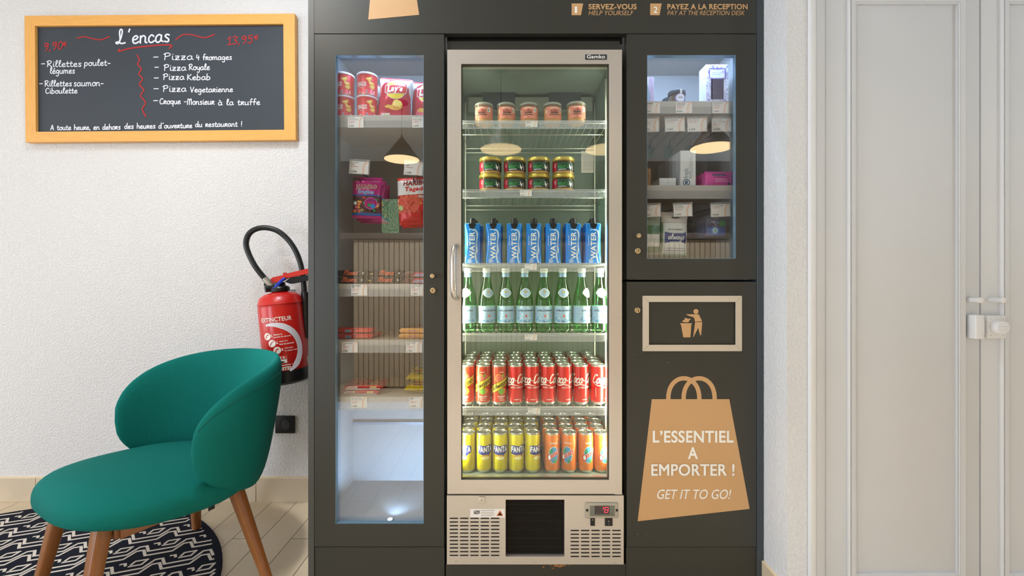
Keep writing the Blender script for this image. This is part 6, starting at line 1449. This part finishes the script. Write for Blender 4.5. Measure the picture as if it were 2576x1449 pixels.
# ------------------------------------------------------------------ the room behind the camera, seen in the glass
lampm = M('pendant_shade_brown', (66, 52, 40), 0.5); lampin = M('pendant_inner_cream', (246, 224, 184), 0.6)
def pendant(px, pyb, Dv, rad, label):
    y = -(Dv-D0); x = (px-CX)*Dv/F; z = CAMH-(pyb-CY)*Dv/F; hgt = rad*1.25
    t = thing('pendant_lamp', label, 'lamp', (x, y, z), group='cone pendant lamps over the bar')
    s = MB(); s.lathe([(rad-0.004, 0.0), (rad, 0.0), (0.012, hgt), (0.012, hgt+0.02), (0.0, hgt+0.02)], lampm, 40); s.build('lamp_shade', t)
    s = MB(); s.lathe([(0, -0.002), (rad-0.008, -0.002), (rad-0.008, -0.0004), (0, -0.0004)], EM('pendant_glow', (255, 222, 168), 7.0), 40); s.build('diffuser', t)
    s = MB(); s.tube([(0, 0, hgt+0.02), (0, 0, 2.84-z)], 0.004, black, 8); s.build('cable', t)
    s = MB(); s.lathe([(0.06, 2.838-z), (0.06, 2.858-z), (0, 2.859-z)], lampm, 24); s.build('ceiling_rose', t)
pendant(1260, 373, 3.6, 0.178, 'brown cone pendant lamp reflected at the left of the fridge glass')
pendant(1527, 373, 3.6, 0.178, 'brown cone pendant lamp reflected at the right edge of the fridge glass')
pendant(1797, 368, 3.6, 0.178, 'brown cone pendant lamp reflected in the toiletries cabinet')
pendant(1008, 398, 4.3, 0.178, 'brown cone pendant lamp reflected in the tall snack cabinet')
slat = M('beige_oak_slat', (212, 188, 156), 0.5, var=0.12, scale=5, stretch=(8, 8, 1)); slatd = M('slat_gap_dark', (52, 40, 30), 0.8); top = M('dark_counter_top', (120, 102, 86), 0.35)
t = thing('bar_counter', 'long slatted wooden reception counter reflected in the glass doors', 'counter', (1.2, -2.95, 0))
b = MB(); b.box(-2.78, 3.2, -0.45, 0.095, 0.0, 1.50, slatd); b.build('carcass', t)
b = MB(); x = -2.79
while x < 3.2: b.box(x, min(x+0.044, 3.2), 0.0955, 0.130, 0.02, 1.495, slat); x += 0.0512
b.build('slat_front', t)
MB().box(-2.95, 3.25, -0.50, 0.16, 1.5005, 1.56, top, 0.004).build('counter_top', t)
# green view through the far window
green = bpy.data.materials.new('garden_leaves'); green.use_nodes = True
nt = green.node_tree; b_ = nt.nodes['Principled BSDF']; nz = nt.nodes.new('ShaderNodeTexNoise'); nz.inputs['Scale'].default_value = 22; nz.inputs['Detail'].default_value = 6
rp = nt.nodes.new('ShaderNodeValToRGB'); rp.color_ramp.elements[0].position = 0.38; rp.color_ramp.elements[1].position = 0.62
rp.color_ramp.elements[0].color = (0.02, 0.07, 0.02, 1); rp.color_ramp.elements[1].color = (0.45, 0.8, 0.45, 1)
nt.links.new(nz.outputs[0], rp.inputs[0]); nt.links.new(rp.outputs[0], b_.inputs['Base Color']); nt.links.new(rp.outputs[0], b_.inputs['Emission Color']); b_.inputs['Emission Strength'].default_value = 1.6
def vx(px, D): return (px-CX)*D/F
def vz(py, D): return CAMH-(py-CY)*D/F
D = 6.49
for k, (a, c, t_, l_) in enumerate(((954, 1008, 496, 602), (1100, 1172, 470, 610), (1500, 1590, 470, 610))):
    w1 = struct(MB().ring((vx(a, D), vx(c, D), vz(l_, D), vz(t_, D)), (vx(a+5, D), vx(c-5, D), vz(l_-3, D), vz(t_+4, D)), -0.03, 0.0, lampm).build('window_%d' % (k+1), None, (0, -4.94, 0)))
    MB().box(vx(a+5, D), vx(c-5, D), -0.012, -0.004, vz(l_-3, D), vz(t_+4, D), green).build('garden_view', w1)
for o in S.objects:
    if 'label' in o and len(o['label'].replace(',', ' ').split()) > 16: print('LONG', o.name, o['label'])
